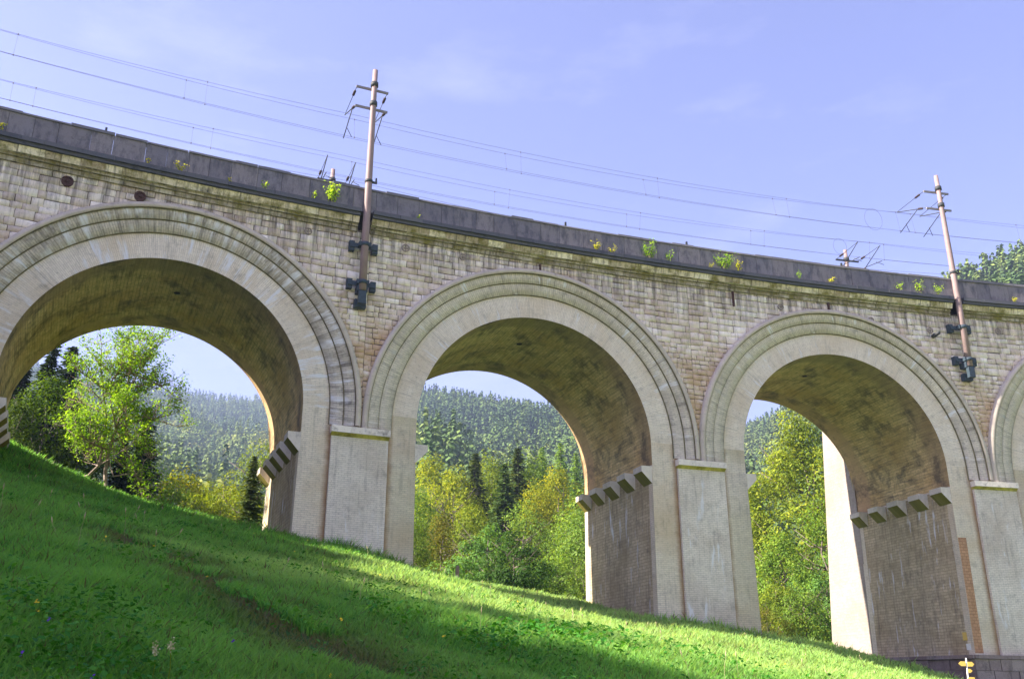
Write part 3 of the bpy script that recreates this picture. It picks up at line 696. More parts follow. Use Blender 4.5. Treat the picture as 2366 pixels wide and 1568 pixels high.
def broadleaf(seed, h=16., w=11., z0=.22, nclump=85, nleaf=120, lsize=.34, top=.55, cl=.11, trunk=.26):
    """crown of leaf clumps inside an egg; returns (trunk mesh, crown mesh)"""
    rg = np.random.default_rng(seed); mb, tips = tree_skel(seed, h, w, z0 + .1, 14, trunk)
    Cc = []
    while len(Cc) < nclump:
        u = rg.normal(size=3); u /= np.linalg.norm(u); rad = rg.uniform(.45, 1.) ** .6
        lob = 1 + .16 * math.sin(3 * math.atan2(u[1], u[0]) + seed) + .12 * math.sin(5 * u[2] + seed * 2)
        zz = z0 + (1 - z0) * (.5 + .5 * u[2] * rad)
        ww = w * .5 * math.sqrt(max(0.05, math.sin(math.pi * min(.97, max(.03, ((zz - z0) / (1 - z0)) ** top)))))
        Cc.append((u[0] * rad * ww * lob, u[1] * rad * ww * lob, zz * h))
    Cc = np.array(Cc); sz = rg.uniform(.7, 1.35, nclump) * cl * h
    P, N = [], []
    ctr = np.array([0, 0, h * (z0 + .35 * (1 - z0))])
    for c, s_ in zip(Cc, sz):
        u = rg.normal(size=(nleaf, 3)); u /= np.linalg.norm(u, axis=1, keepdims=True); rr_ = rg.uniform(.35, 1, (nleaf, 1)) ** .5
        q = c + u * rr_ * s_ * np.array([1, 1, .72]); P.append(q)
        out = (c - ctr); out /= np.linalg.norm(out) + 1e-6
        N.append(u * .8 + out * .5 + np.array([0, 0, .5]) + rg.normal(size=(nleaf, 3)) * .45)
    P = np.concatenate(P); N = np.concatenate(N)
    V = leaf_cards(P, N, rg.uniform(.6, 1.3, len(P)) * lsize, .6, rg)
    tm = mesh_arrays('trunk', mb.v, [len(f) for f in mb.f], [i for f in mb.f for i in f], None, True)
    return tm, quads('crown', V)
def conifer(seed, h=20., w=7., z0=.04, whorls=46, nb=11, drop=.35, ls=.6, ragged=.25, pw=.85):
    rg = np.random.default_rng(seed); mb = MB()
    mb.tube([(0, 0, -1), (0, 0, 0), (0, 0, h * .5), (0, 0, h * .97)], [.3, .26, .15, .03], 7)
    P, T, Sz, N = [], [], [], []
    for i in range(whorls):
        t = z0 + (1 - z0) * (i / whorls) ** .9; R_ = w * .5 * (1 - t) ** pw
        for b in range(nb if t < .8 else nb - 3):
            an = rg.uniform(0, 2 * math.pi); ln = R_ * rg.uniform(1 - ragged, 1 + ragged * .5) + .12
            n = max(3, int(ln / .28)); f = (np.arange(n) + .6) / n
            dr = -drop * ln * f ** 1.4 + .22 * ln * np.maximum(f - .6, 0)
            base = np.stack([np.cos(an) * ln * f, np.sin(an) * ln * f, t * h + dr + rg.normal(0, .04, n)], 1)
            for sd in (-1, 0, 1):
                off = np.stack([-np.sin(an) * np.ones(n), np.cos(an) * np.ones(n), -.25 * np.ones(n)], 1) * sd * ((1 - f) * .3 + .12)[:, None] * max(ln, .5) * .42
                P.append(base + off + rg.normal(0, .05, (n, 3)))
                dirv = np.stack([np.cos(an + sd * .75) * np.ones(n), np.sin(an + sd * .75) * np.ones(n), -.35 * np.ones(n)], 1); T.append(dirv)
                Sz.append((ls * (1.1 - .45 * f)) * (.55 + .45 * min(1, ln)))
    P = np.concatenate(P); T = np.concatenate(T); Sz = np.concatenate(Sz)[:, None]
    T = T + rg.normal(0, .22, T.shape); T /= np.linalg.norm(T, axis=1, keepdims=True)
    U = np.array([0, 0, 1.]) + rg.normal(0, .5, T.shape); B = np.cross(T, U); B /= np.linalg.norm(B, axis=1, keepdims=True)
    V = np.stack([P - T * Sz * .4, P + B * Sz * .22, P + T * Sz * .8, P - B * Sz * .22], 1).reshape(-1, 3)
    tm = mesh_arrays('trunk', mb.v, [len(f) for f in mb.f], [i for f in mb.f for i in f], None, True)
    return tm, quads('crown', V)
LF = {}
LF['leaf'] = leaf_mat('leaves_green', [(0, (.07, .13, .015)), (.5, (.16, .27, .025)), (1, (.29, .38, .05))], .4)
LF['needle'] = leaf_mat('needles', [(0, (.04, .08, .03)), (.6, (.09, .15, .045)), (1, (.18, .24, .07))], .2)
LF['bright'] = leaf_mat('leaves_bright', [(0, (.12, .26, .02)), (.5, (.24, .44, .035)), (1, (.42, .60, .10))], .5)
PROTO = {}
def proto(kind):
    if kind in PROTO: return PROTO[kind]
    mk = {'round': lambda: broadleaf(1, 16, 12), 'tall': lambda: broadleaf(2, 18, 9, .12, 95, 120, .33, .6),
          'maple': lambda: broadleaf(3, 20, 14, .05, 190, 150, .30, .55, .085), 'airy': lambda: broadleaf(4, 17, 12, .12, 75, 85, .30, .6, .10),
          'bush': lambda: broadleaf(5, 6, 7, .0, 70, 110, .20, .7, .13, .1), 'bush2': lambda: broadleaf(6, 6, 6.5, .0, 60, 110, .17, .7, .14, .1),
          'spruce': lambda: conifer(7), 'spruce2': lambda: conifer(8, 20, 6.4, .03, 50, 11, .45, .56), 'larch': lambda: conifer(9, 20, 7.5, .05, 50, 11, .15, .45, .35, .7),
          'pine': lambda: broadleaf(10, 7, 7.5, .0, 75, 170, .22, .8, .12, .15)}
    t, c = mk[kind](); hh = {'round': 16, 'tall': 18, 'maple': 20, 'airy': 17, 'bush': 6, 'bush2': 6, 'pine': 7}.get(kind, 20)
    ww = {'round': 12, 'tall': 9, 'maple': 14, 'airy': 12, 'bush': 7, 'bush2': 6.5, 'pine': 7.5, 'spruce': 7, 'spruce2': 6.4, 'larch': 7.5}[kind]
    con = kind in ('spruce', 'spruce2')
    t.materials.append(M['bark']); c.materials.append(LF['needle'] if con else LF['leaf'])
    PROTO[kind] = (t, c, hh, ww); return PROTO[kind]
TINT = dict(green=(1, 1, 1), light=(1.2, 1.25, 1.5), yellow=(1.9, 1.42, .9), gold=(1.85, 1.3, .8), olive=(1.35, 1.15, 1.0), brown=(1.1, .72, .9), dark=(.4, .45, .45), dusk=(1.2, 1.25, 1.0), deep=(.38, .55, .75), mellow=(1.45, 1.18, .85), blue=(1.0, 1.25, 2.6), pale=(1.4, 1.4, 2.2), dgreen=(.5, .6, .4))  # dark: shade of the left arch trees put into their crown tint
GCOUNT = [0]
def tree(name, kind, x, y, ztop, width, tint, label, cat='tree', group=None, zbase=None, seed=None):
    t, c, hh, ww = proto(kind); gz = H(x, y) - .1 if zbase is None else zbase
    root = empty(name, (x, y, gz), label, cat, group); sc = (ztop - gz) / (hh * .98)
    width = max(width * 1.15, (ztop - gz) * dict(spruce=.48, spruce2=.46, larch=.36, tall=.45, pine=.9, bush=.9, bush2=.9).get(kind, .62)); sw = width / ww
    GCOUNT[0] += 1; rot = (GCOUNT[0] * 2.399) % 6.283
    for nm, me in (('trunk', t), ('crown', c)):
        o = bpy.data.objects.new(nm, me); COL.objects.link(o); o.parent = root; o.scale = (sw, sw, sc); o.rotation_euler = (0, 0, rot)
        if nm == 'crown': o.color = (*TINT[tint], 1)
    return root
def ptree(name, kind, px, ytop, Y, wpx, tint, label, cat='tree', group='trees in the valley behind the viaduct', **kw):
    p = at(px, ytop, Y); mpp = np.linalg.norm(p) / FPX * .97
    return tree(name, kind, p[0], p[1], p[2], wpx * mpp, tint, label, cat, group, **kw)
T = [  # name, kind, px, ytop, distance, width px, tint, label
 ('broadleaf_tree', 'round', 1000, 1065, 118, 130, 'yellow', 'round yellow green tree at the left edge of the middle arch opening'),
 ('broadleaf_tree', 'tall', 965, 1130, 104, 90, 'light', 'pale green tree hugging the left pier of the middle arch'),
 ('broadleaf_tree', 'round', 1050, 1095, 110, 110, 'yellow', 'bright yellow green crown just left of the dark spruces in the middle arch'),
 ('spruce_tree', 'spruce', 1098, 1050, 112, 62, 'olive', 'leftmost of the dark spruces in the middle arch'),
 ('broadleaf_tree', 'tall', 1135, 1062, 120, 80, 'olive', 'dark olive tree between the first and the darkest spruce'),
 ('spruce_tree', 'spruce', 1165, 1075, 104, 66, 'dusk', 'darkest spruce at the centre of the middle arch group'),
 ('spruce_tree', 'spruce2', 1196, 1038, 116, 58, 'olive', 'tallest pointed spruce in the middle arch group'),
 ('broadleaf_tree', 'tall', 1222, 1060, 118, 70, 'green', 'mid green tree right of the tallest spruce'),
 ('larch_tree', 'larch', 1252, 1035, 150, 58, 'pale', 'pale larch left of two behind the round golden tree'),
 ('larch_tree', 'larch', 1295, 1025, 156, 62, 'pale', 'pale larch right of two behind the round golden tree'),
 ('larch_tree', 'larch', 1330, 1050, 150, 50, 'light', 'light green larch touching the far edge of the middle arch'),
 ('broadleaf_tree', 'round', 1288, 1092, 112, 92, 'gold', 'round golden tree in the right part of the middle arch'),
 ('broadleaf_tree', 'tall', 1240, 1130, 108, 50, 'gold', 'slim golden tree between the spruces and the round golden tree'),
 ('broadleaf_tree', 'airy', 1215, 1160, 96, 150, 'pale', 'large loose pale green tree in the centre of the middle arch'),
 ('broadleaf_tree', 'airy', 1300, 1180, 100, 120, 'light', 'light green tree below the round golden one'),
 ('broadleaf_tree', 'tall', 1345, 1160, 92, 80, 'pale', 'pale drooping tree beside the pier edge on the right of the middle arch'),
 ('broadleaf_tree', 'round', 1022, 1198, 84, 112, 'brown', 'dark brownish tree low on the left of the middle arch'),
 ('broadleaf_tree', 'round', 1090, 1175, 92, 100, 'olive', 'olive tree between the brownish tree and the pine'),
 ('broadleaf_tree', 'tall', 960, 1200, 80, 80, 'green', 'green leafy tree low beside the left pier of the middle arch'),
 ('pine_tree', 'pine', 1130, 1215, 76, 118, 'blue', 'bluish pine with pale tips right of the wooden post'),
 ('pine_tree', 'pine', 1185, 1232, 71, 100, 'deep', 'dark green pine on the right side of the bluish pine'),
 ('shrub', 'bush', 1290, 1275, 78, 130, 'light', 'broad bright shrub left of the second pier'),
 ('shrub', 'bush2', 1345, 1300, 72, 90, 'green', 'green shrub tucked against the second pier'),
 ('shrub', 'bush', 1225, 1300, 82, 90, 'olive', 'low olive shrub between the pines and the bright shrub'),
 ('broadleaf_tree', 'maple', 1836, 968, 92, 190, 'mellow', 'huge yellowing maple filling the right arch opening'),
 ('spruce_tree', 'spruce2', 1742, 1110, 100, 46, 'dusk', 'dark spruce half hidden left of the huge maple'),
 ('broadleaf_tree', 'airy', 1895, 1160, 82, 120, 'light', 'light green tree leaning on the sunlit buttress'),
 ('broadleaf_tree', 'round', 1800, 1235, 80, 150, 'light', 'light green tree under the left side of the maple'),
 ('shrub', 'bush', 1790, 1345, 75, 110, 'olive', 'olive shrub low behind the second pier'),
 ('shrub', 'bush2', 1850, 1350, 74, 110, 'light', 'bright round shrub at the centre foot of the right arch opening'),
 ('shrub', 'bush', 1905, 1330, 77, 90, 'blue', 'greyish green shrub at the foot of the sunlit buttress'),
 ('shrub', 'bush2', 1770, 1400, 72, 60, 'brown', 'small brownish shrub against the corner of the second pier'),
 ('spruce_tree', 'spruce', 60, 830, 76, 160, 'dark', 'dark spruce farthest left in the left arch opening'),
 ('spruce_tree', 'spruce2', 128, 800, 80, 130, 'dark', 'dark spruce with its tip just left of the young light tree'),
 ('spruce_tree', 'spruce', 168, 806, 86, 110, 'dark', 'slender spruce tip between the dark trees and the young light tree'),
 ('broadleaf_tree', 'round', 120, 880, 70, 150, 'dgreen', 'shaded broadleaf tree in front of the dark spruces on the left'),
 ('broadleaf_tree', 'round', 45, 930, 66, 140, 'dark', 'very dark tree by the left corner of the left arch'),
 ('broadleaf_tree', 'tall', 200, 960, 70, 120, 'dark', 'dark tree directly behind the young light tree'),
 ('spruce_tree', 'spruce', 345, 945, 78, 92, 'dgreen', 'dark spruce peeking out right of the young light tree'),
 ('spruce_tree', 'spruce2', 290, 1000, 72, 90, 'dark', 'low dark spruce behind the trunks of the young light tree'),
 ('shrub', 'bush', 430, 1085, 82, 110, 'gold', 'golden shrub right of the young light tree'),
 ('shrub', 'bush2', 500, 1105, 88, 110, 'yellow', 'yellow green shrub in the middle of the left arch hedge'),
 ('shrub', 'bush', 475, 1130, 76, 130, 'olive', 'olive shrub in front of the golden one'),
 ('shrub', 'bush2', 545, 1115, 80, 100, 'yellow', 'yellowish shrub beside the small spruce'),
 ('shrub', 'bush', 400, 1120, 72, 100, 'light', 'light shrub under the right side of the young light tree'),
 ('spruce_tree', 'spruce', 588, 1055, 68, 80, 'olive', 'small sunlit spruce against the first pier'),
 ('broadleaf_tree', 'airy', 605, 1020, 74, 46, 'olive', 'thin leafy tree peeping out beside the corbels of the first pier'),
]
for a in T: ptree(*a[:8], cat='shrub' if a[0] == 'shrub' else 'tree')
# trees beyond the left edge, whose shade falls over the foreground
OFF = [(-30 - (i % 2) * 2.6, -7 + i * 2.9, 21.6 + (33 - (-7 + i * 2.9)) * .06) for i in range(14)]
for i, (x, y, zt) in enumerate(OFF):
    tree('broadleaf_tree', 'maple', x, y, zt, 10, 'green', 'leafy tree of the grove standing left of the view', 'tree', 'grove left of the meadow')
for i, (x, y, zt) in enumerate([(-46, 58, 27), (-50, 64, 28), (-48, 71, 27.5), (-53, 77, 29), (-50, 84, 28), (-56, 70, 29)]):  # spruces added out of view to shade the dark trees in the left arch
    tree('spruce_tree', 'spruce', x, y, zt, 11, 'green', 'tall spruce added for shade behind the left end of the viaduct, outside the view', 'tree', 'added shade spruces behind the left end')

# ------------------------------------------------------------------ the young light tree in the left arch
def young_tree():
    bx, by = at(240, 1132, 52.5)[:2]; bz = H(bx, by) - .1
    root = empty('young_tree', (bx, by, bz), 'young bright green tree with bare crooked stems under the left arch', 'tree')
    r = random.Random(3); mb = MB(); tips = []
    def br(p, dirv, ln, rad, lev):
        n = 4; pts = [p]; d = dirv.normalized()
        for i in range(n):
            d = (d + Vector((r.uniform(-.22, .22), r.uniform(-.22, .22), r.uniform(-.02, .16)))).normalized(); pts.append(pts[-1] + d * ln / n)
        mb.tube(pts, [rad * (1 - .15 * i) for i in range(n + 1)], 6 if lev < 2 else 4, False)
        if lev >= 2: tips.extend(pts[2:])
        if lev >= 4: return
        for i in range(3 if lev < 3 else 3):
            b = pts[r.randint(1 if lev else 2, n)]; a = r.uniform(0, 6.28); o_ = Vector((math.cos(a), math.sin(a), r.uniform(-.1, .7)))
            br(b, (d * .55 + o_ * .75), ln * r.uniform(.55, .75), rad * .5, lev + 1)
    q = lambda px, py, Y=52.5: Vector(at(px, py, Y)) - Vector((bx, by, bz))
    # stems follow the crooked trunks of the photo at their real place
    stems = [([(245, 1138), (243, 1090), (252, 1040), (268, 990), (290, 920), (300, 860)], .12), ([(170, 1108), (205, 1098), (228, 1075), (238, 1030), (246, 960), (238, 900)], .10),
             ([(250, 1060), (262, 1100), (305, 1093)], .05), ([(205, 1050), (208, 1010), (220, 975)], .05)]
    for si, (pp, rad) in enumerate(stems):
        pts = [q(a, b, 52.5 + .5 * math.sin(i * 1.7 + si)) for i, (a, b) in enumerate(pp)]
        mb.tube(pts, [rad * (1 - .13 * i) for i in range(len(pts))], 7, False)
        if si < 2:
            for i in range(2, len(pts)):
                for _ in range(4 if i < len(pts) - 1 else 6):
                    a = r.uniform(0, 6.28); br(pts[i], Vector((math.cos(a), math.sin(a), r.uniform(.1, 1.1))), r.uniform(1.5, 2.3), rad * .45, 1)
    # leaders to the top
    for (a, b, a2, b2) in ((300, 860, 298, 775), (300, 860, 375, 790), (290, 900, 395, 890), (238, 900, 235, 795), (246, 960, 200, 890), (268, 990, 385, 960), (238, 1000, 185, 960), (290, 1000, 350, 1060), (262, 1060, 345, 1125), (268, 990, 335, 1165), (246, 960, 172, 925), (238, 1010, 195, 1060), (300, 860, 420, 925), (240, 900, 175, 850), (300, 900, 340, 830), (290, 960, 410, 985)):
        p0, p1 = q(a, b), q(a2, b2, 52.5 + r.uniform(-1.2, 1.2)); m1 = p0.lerp(p1, .5) + Vector((r.uniform(-.2, .2), r.uniform(-.3, .3), .15))
        mb.tube([p0, m1, p1], [.06, .04, .015], 5, False)
        for t in (.35, .6, .8, 1.0):
            b_ = p0.lerp(p1, t)
            for _ in range(3):
                an = r.uniform(0, 6.28); br(b_, Vector((math.cos(an), math.sin(an), r.uniform(0, .9))), r.uniform(.8, 1.4), .022, 3)
    tm = mesh_arrays('trunk', mb.v, [len(f) for f in mb.f], [i for f in mb.f for i in f], None, True); link('trunk', tm, M['bark_pale'], root)
    rg = np.random.default_rng(4); Tn = np.array([tuple(t) for t in tips]); 
    if len(Tn) > 2350: Tn = Tn[rg.choice(len(Tn), 2350, replace=False)]
    nl = 9; P = np.repeat(Tn, nl, 0) + rg.normal(0, .17, (len(Tn) * nl, 3)) * np.array([1, 1, .7])
    N = rg.normal(0, .7, P.shape) + np.array([-.2, -.2, .9])
    link('crown', quads('crown', leaf_cards(P, N, rg.uniform(.10, .19, len(P)), .6, rg)), LF['bright'], root).color = (1.0, 1.0, 1.0, 1)
young_tree()

# ------------------------------------------------------------------ shrubs rooted on the cornice
def sprig(px_s, z, hgt, n, label, col='bright', spread=.5, seed=0):
    base = W(px_s, -.62, 23.29); root = empty('wall_plant', base, label, 'plant', 'plants rooted on the cornice ledge')
    rg = np.random.default_rng(900 + seed); r = random.Random(seed); mb = MB(); P = []
    for i in range(max(3, n // 14)):
        a = r.uniform(0, 6.28); l = hgt * r.uniform(.5, 1); e = Vector((math.cos(a) * spread * l, -abs(math.sin(a)) * spread * l * .8, l))
        m1 = e * .5 + Vector((0, 0, .08 * l)); mb.tube([(0, 0, -.02), m1, e], [.012, .009, .004], 4, False)
        for k in range(max(3, n // max(3, n // 14))):
            t = r.uniform(.25, 1.05); P.append(tuple(m1.lerp(e, max(0, t * 2 - 1)) if t > .5 else Vector((0, 0, 0)).lerp(m1, t * 2)))
    P = np.array(P) + rg.normal(0, .07 * hgt + .02, (len(P), 3))
    link('stem', mesh_arrays('stem', mb.v, [len(f) for f in mb.f], [i for f in mb.f for i in f]), M['bark'], root)
    o = link('foliage', quads('foliage', leaf_cards(P, rg.normal(0, .7, P.shape) + np.array([-.6, -.2, .7]), rg.uniform(.07, .14, len(P)), .6, rg)), LF['bright'], root)
    o.color = dict(bright=(1.5, 1.3, 1, 1), gold=(2.2, 1.3, .8, 1), green=(1.1, 1.1, .9, 1))[col]
SPR = [(-2.34, 1.05, 420, 'round bright yellow green shrub on the ledge left of the tall pinkish mast', 'bright', .42), (-3.27, .45, 50, 'thin sprig on the ledge just left of the round bright shrub', 'bright', .3),
 (-5.76, .45, 46, 'small sprig on the ledge above the right shoulder of the left arch', 'bright', .5), (-7.5, .3, 26, 'tiny yellow sprig above the crown of the left arch', 'gold', .4),
 (-9.9, .5, 70, 'forked yellow sprig on the ledge above the left arch', 'gold', .6), (-11.4, .4, 24, 'single yellow shoot left of the forked sprig', 'gold', .2), (-17.9, .55, 60, 'yellow sprig at the left edge of the picture', 'gold', .5),
 (13.0, .6, 80, 'leaning yellowish sprig left of three above the middle arch', 'gold', .5), (14.0, .45, 60, 'low yellow tuft beside the leaning sprig', 'gold', .8), (16.4, 1.0, 260, 'bushy green shrub on the ledge above the second pier', 'green', .55),
 (17.7, .7, 60, 'thin green sprig right of the bushy green shrub', 'green', .4), (21.3, 1.0, 360, 'widest green shrub on the ledge left of the right arch', 'green', .75), (22.3, .9, 90, 'reddish yellow shoot on the right side of the widest shrub', 'gold', .4), (20.4, .3, 24, 'tiny tuft left of the widest shrub', 'gold', .6),
 (26.3, .6, 40, 'thin pale sprig above the crown of the right arch', 'green', .3), (28.5, .4, 46, 'small yellow tuft right of the thin pale sprig', 'gold', .6), (33.4, .55, 50, 'small sprig leftmost of three by the leaning pink mast', 'bright', .3),
 (34.8, .9, 110, 'upright sprig in the middle of three by the leaning pink mast', 'bright', .3), (36.0, .7, 90, 'spreading sprig next to the leaning pink mast', 'bright', .7), (41.5, .4, 46, 'orange tinted tuft at the right end of the ledge', 'gold', .5), (2.4, .35, 20, 'tiny pale sprig on the parapet face right of the tall pinkish mast', 'bright', .3)]
for i, (s_, h_, n_, lab, c_, sp) in enumerate(SPR): sprig(s_, 0, h_, n_, lab, c_, sp, i + 1)

# ------------------------------------------------------------------ far forest on the hills (one mass per side)
def forest():
    rg = np.random.default_rng(21)
    n = 36000
    az = rg.uniform(math.radians(-34), math.radians(40), n)
    rc = np.interp(az, _azr, _rc); u = rg.random(n); r = 130 + (rc * 1.06 - 130) * np.sqrt(u * .96 + .04 * rg.random(n))
    X, Y = r * np.sin(az), r * np.cos(az)
    clearing = (np.abs(az - math.radians(-17.2)) < math.radians(1.7) * (.6 + .4 * np.sin(r * .05))) & (np.abs(r / rc - .86) < .022)
    keep = ~clearing & (rg.random(n) < np.clip(r / 420, .28, 1)); X, Y, az, r = X[keep], Y[keep], az[keep], r[keep]; n = len(X); Z = Hn(X, Y)
    dens = np.sin(X * .013 + 1) * np.sin(Y * .011) + rg.normal(0, .55, n); con = dens + (r / np.interp(az, _azr, _rc) - .5) * 1.2 > -.2
    out = {}
    for nm, sel in (('conifer', con), ('broadleaf', ~con)):
        x, y, z = X[sel], Y[sel], Z[sel]; m = len(x); h = rg.uniform(9, 27, m) * (1 if nm == 'conifer' else .62)
        if nm == 'conifer':
            NF = 84; t = rg.random((m, NF)) ** 1.15 * .96 + .03; an = rg.uniform(0, 6.283, (m, NF)); w = (h * rg.uniform(.11, .17, m))[:, None]
            rr_ = w * (1 - t) ** .75 * rg.uniform(.55, 1.1, (m, NF))
            P = np.stack([x[:, None] + rr_ * np.cos(an), y[:, None] + rr_ * np.sin(an), z[:, None] + h[:, None] * t], 2)
            Nn = np.stack([np.cos(an), np.sin(an), .9 + 0 * an], 2) + rg.normal(0, .15, (m, NF, 3))
            V = leaf_cards(P.reshape(-1, 3), Nn.reshape(-1, 3), (h[:, None] * (.115 - .055 * t)).ravel() * rg.uniform(.8, 1.2, m * NF), .8, rg)
        else:
            NF = 95; u = rg.normal(size=(m, NF, 3)); u /= np.linalg.norm(u, axis=2, keepdims=True)
            w = (h * rg.uniform(.3, .42, m))[:, None, None]; c = np.stack([x, y, z + h * .58], 1)[:, None, :]
            P = c + u * np.array([1, 1, 1.15]) * w * rg.uniform(.65, 1, (m, NF, 1)); 
            V = leaf_cards(P.reshape(-1, 3), u.reshape(-1, 3) + rg.normal(0, .35, (m * NF, 3)), np.repeat(h * .115, NF) * rg.uniform(.8, 1.3, m * NF), .8, rg)
        me = quads(nm + '_forest', V)
        # one tint number for each tree
        at_ = me.attributes.new('tree_tint', 'FLOAT', 'FACE'); per = len(V) // 4 // m
        at_.data.foreach_set('value', np.repeat(np.clip(rg.random(m) * .6 + .45 * (np.sin(x * .021 + np.sin(y * .013) * 2) * np.sin(y * .017 + 1) * .5 + .45), 0, 1), per).astype(np.float32))
        mt, nn, ll, b = newmat(nm + '_far'); g = G(nn, ll)
        a_ = nn.new('ShaderNodeAttribute'); a_.attribute_name = 'tree_tint'
        st = [(0, (.04, .085, .035)), (.5, (.10, .17, .045)), (1, (.27, .33, .07))] if nm == 'conifer' else [(0, (.10, .18, .03)), (.6, (.18, .26, .04)), (1, (.34, .32, .06))]
        col = g.ramp(a_.outputs['Fac'], st); col = g.mix(g.rng(g.island(), 0, 1, 0, .35), col, (.015, .03, .015)); ll.new(col, b.inputs['Base Color'])
        link(nm + '_forest', me, mt, None, label=('dark conifer forest covering the far hillsides' if nm == 'conifer' else 'paler broadleaf wood scattered over the far hillsides'), cat='forest', kind='stuff')
forest()

# ------------------------------------------------------------------ grass and meadow plants
PATH = np.array([(-8.8, 19.5), (-6.5, 16.7), (-5.0, 14.6), (-3.3, 12.2), (-2.3, 10.9), (-1.5, 10.1), (-.6, 9.0)])
def path_dist(x, y):
    d = np.full(x.shape, 1e9)
    for a, b_ in zip(PATH[:-1], PATH[1:]):
        v = b_ - a; t = np.clip(((x - a[0]) * v[0] + (y - a[1]) * v[1]) / (v @ v), 0, 1); d = np.minimum(d, np.hypot(x - a[0] - t * v[0], y - a[1] - t * v[1]))
    return d
def vnoise(x, y, s, seed=0):
    xs, ys = x / s, y / s; xi, yi = np.floor(xs), np.floor(ys); fx, fy = xs - xi, ys - yi; fx = fx * fx * (3 - 2 * fx); fy = fy * fy * (3 - 2 * fy)
    hsh = lambda a, b_: np.modf(np.abs(np.sin(a * 127.1 + b_ * 311.7 + seed * 17.3) * 43758.5453))[0]
    return (hsh(xi, yi) * (1 - fx) + hsh(xi + 1, yi) * fx) * (1 - fy) + (hsh(xi, yi + 1) * (1 - fx) + hsh(xi + 1, yi + 1) * fx) * fy
def grass():
    rg = np.random.default_rng(31); n = 1050000
    r = 3.0 * np.exp(rg.random(n) * math.log(68 / 3.0)); az = rg.uniform(math.radians(-34), math.radians(31), n)
    n_near = n
    X, Y = r * np.sin(az), r * np.cos(az); s_, d = to_sd(X, Y)
    k = np.round(s_ / L); inpier = (np.abs(s_ - k * L) < L / 2 - RI + .1) & (d > -.2) & (d < DW)
    road = (X > 21.5) & (Y < 56) & (Y > 40) & (X - 21.5 > (50 - Y) * .05)
    pd = path_dist(X, Y); wear = np.exp(-(pd / .75) ** 2) * (vnoise(X, Y, .6, 3) > .35)
    keep = ~inpier & (d < 17) & (rg.random(n) > wear * .8) & ~((X > 24.2) & (Y < 58) & (vnoise(X, Y, .7) < .8) & (Y > 44) & (X < 29.5))
    X, Y, r, wear = X[keep], Y[keep], r[keep], wear[keep]; n = len(X); Z = Hn(X, Y)
    tuft = vnoise(X, Y, .9, 1) * .6 + vnoise(X, Y, .25, 2) * .4; big = vnoise(X, Y, 4., 5)
    foot = 1 + .9 * np.exp(-((d + .5) / .5) ** 2)[keep]
    h = foot * (.07 + .20 * tuft ** 1.8 + .14 * big) * rg.uniform(.5, 1.25, n) * (1 - .5 * wear) * np.clip(.75 + r / 50, .8, 1.5)
    w = .0035 + r * .00062
    an = rg.uniform(0, 6.283, n); lean = rg.uniform(.15, .9, n) * h; dx, dy = np.cos(an), np.sin(an)
    b = rg.uniform(0, 6.283, n); wx, wy = np.cos(b) * w, np.sin(b) * w
    B = np.stack([X, Y, Z - .02], 1); Mi = B + np.stack([dx * lean * .3, dy * lean * .3, h * .6], 1); Ti = B + np.stack([dx * lean, dy * lean, h], 1)
    wv = np.stack([wx, wy, np.zeros(n)], 1)
    V = np.stack([B - wv, B + wv, Mi + wv * .8, Mi - wv * .8, Ti], 1).reshape(-1, 3)
    base = np.arange(n)[:, None] * 5
    idx = np.concatenate([base + np.array([0, 1, 2, 3]), base + np.array([3, 2, 4])], 1).ravel()
    me = mesh_arrays('grass', V, np.tile([4, 3], n), idx)
    a = me.attributes.new('dry', 'FLOAT', 'FACE'); dry = np.clip(wear * .8 + (rg.random(n) < .07) * .9 + np.clip(vnoise(X, Y, 1.7, 9) - .62, 0, 1) * .9, 0, 1); a.data.foreach_set('value', np.repeat(dry, 2).astype(np.float32))
    tp = me.attributes.new('tip', 'FLOAT', 'FACE'); tv = np.zeros((n, 2), np.float32); tv[:, 1] = 1; tv[:, 0] = .25; tv *= (vnoise(X, Y, 1.1, 12) * .8 + .35)[:, None]; tp.data.foreach_set('value', tv.ravel())
    # seed heads along the piers, with the sunlit band's brightness painted into their colour
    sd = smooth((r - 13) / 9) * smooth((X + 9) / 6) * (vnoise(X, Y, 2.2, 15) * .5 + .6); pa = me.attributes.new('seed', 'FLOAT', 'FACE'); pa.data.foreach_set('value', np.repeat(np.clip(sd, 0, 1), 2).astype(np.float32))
    m, nn, ll, b_ = newmat('grass_blades'); g = G(nn, ll); at_ = nn.new('ShaderNodeAttribute'); at_.attribute_name = 'dry'
    col = g.ramp(g.island(), [(0, (.02, .11, .018)), (.5, (.06, .24, .035)), (1, (.20, .42, .07))])
    v = g.coord('Object'); col = g.mix(g.rng(g.noise(v, .25, 4), .4, .65, 0, .5), col, (.04, .24, .03))
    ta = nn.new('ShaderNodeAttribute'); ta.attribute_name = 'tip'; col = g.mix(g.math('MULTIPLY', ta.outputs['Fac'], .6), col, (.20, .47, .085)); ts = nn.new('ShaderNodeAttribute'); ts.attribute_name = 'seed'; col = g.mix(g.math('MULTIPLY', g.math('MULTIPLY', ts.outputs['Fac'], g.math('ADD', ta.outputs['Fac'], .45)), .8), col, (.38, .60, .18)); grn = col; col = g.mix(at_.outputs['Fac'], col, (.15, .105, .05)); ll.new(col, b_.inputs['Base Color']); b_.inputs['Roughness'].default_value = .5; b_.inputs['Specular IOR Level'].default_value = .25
    t = nn.new("ShaderNodeBsdfTranslucent"); tr = g.mix(at_.outputs['Fac'], g.mix(1., grn, (1.9, 1.5, 1.0), 'MULTIPLY'), (.13, .11, .04)); ll.new(tr, t.inputs[0])
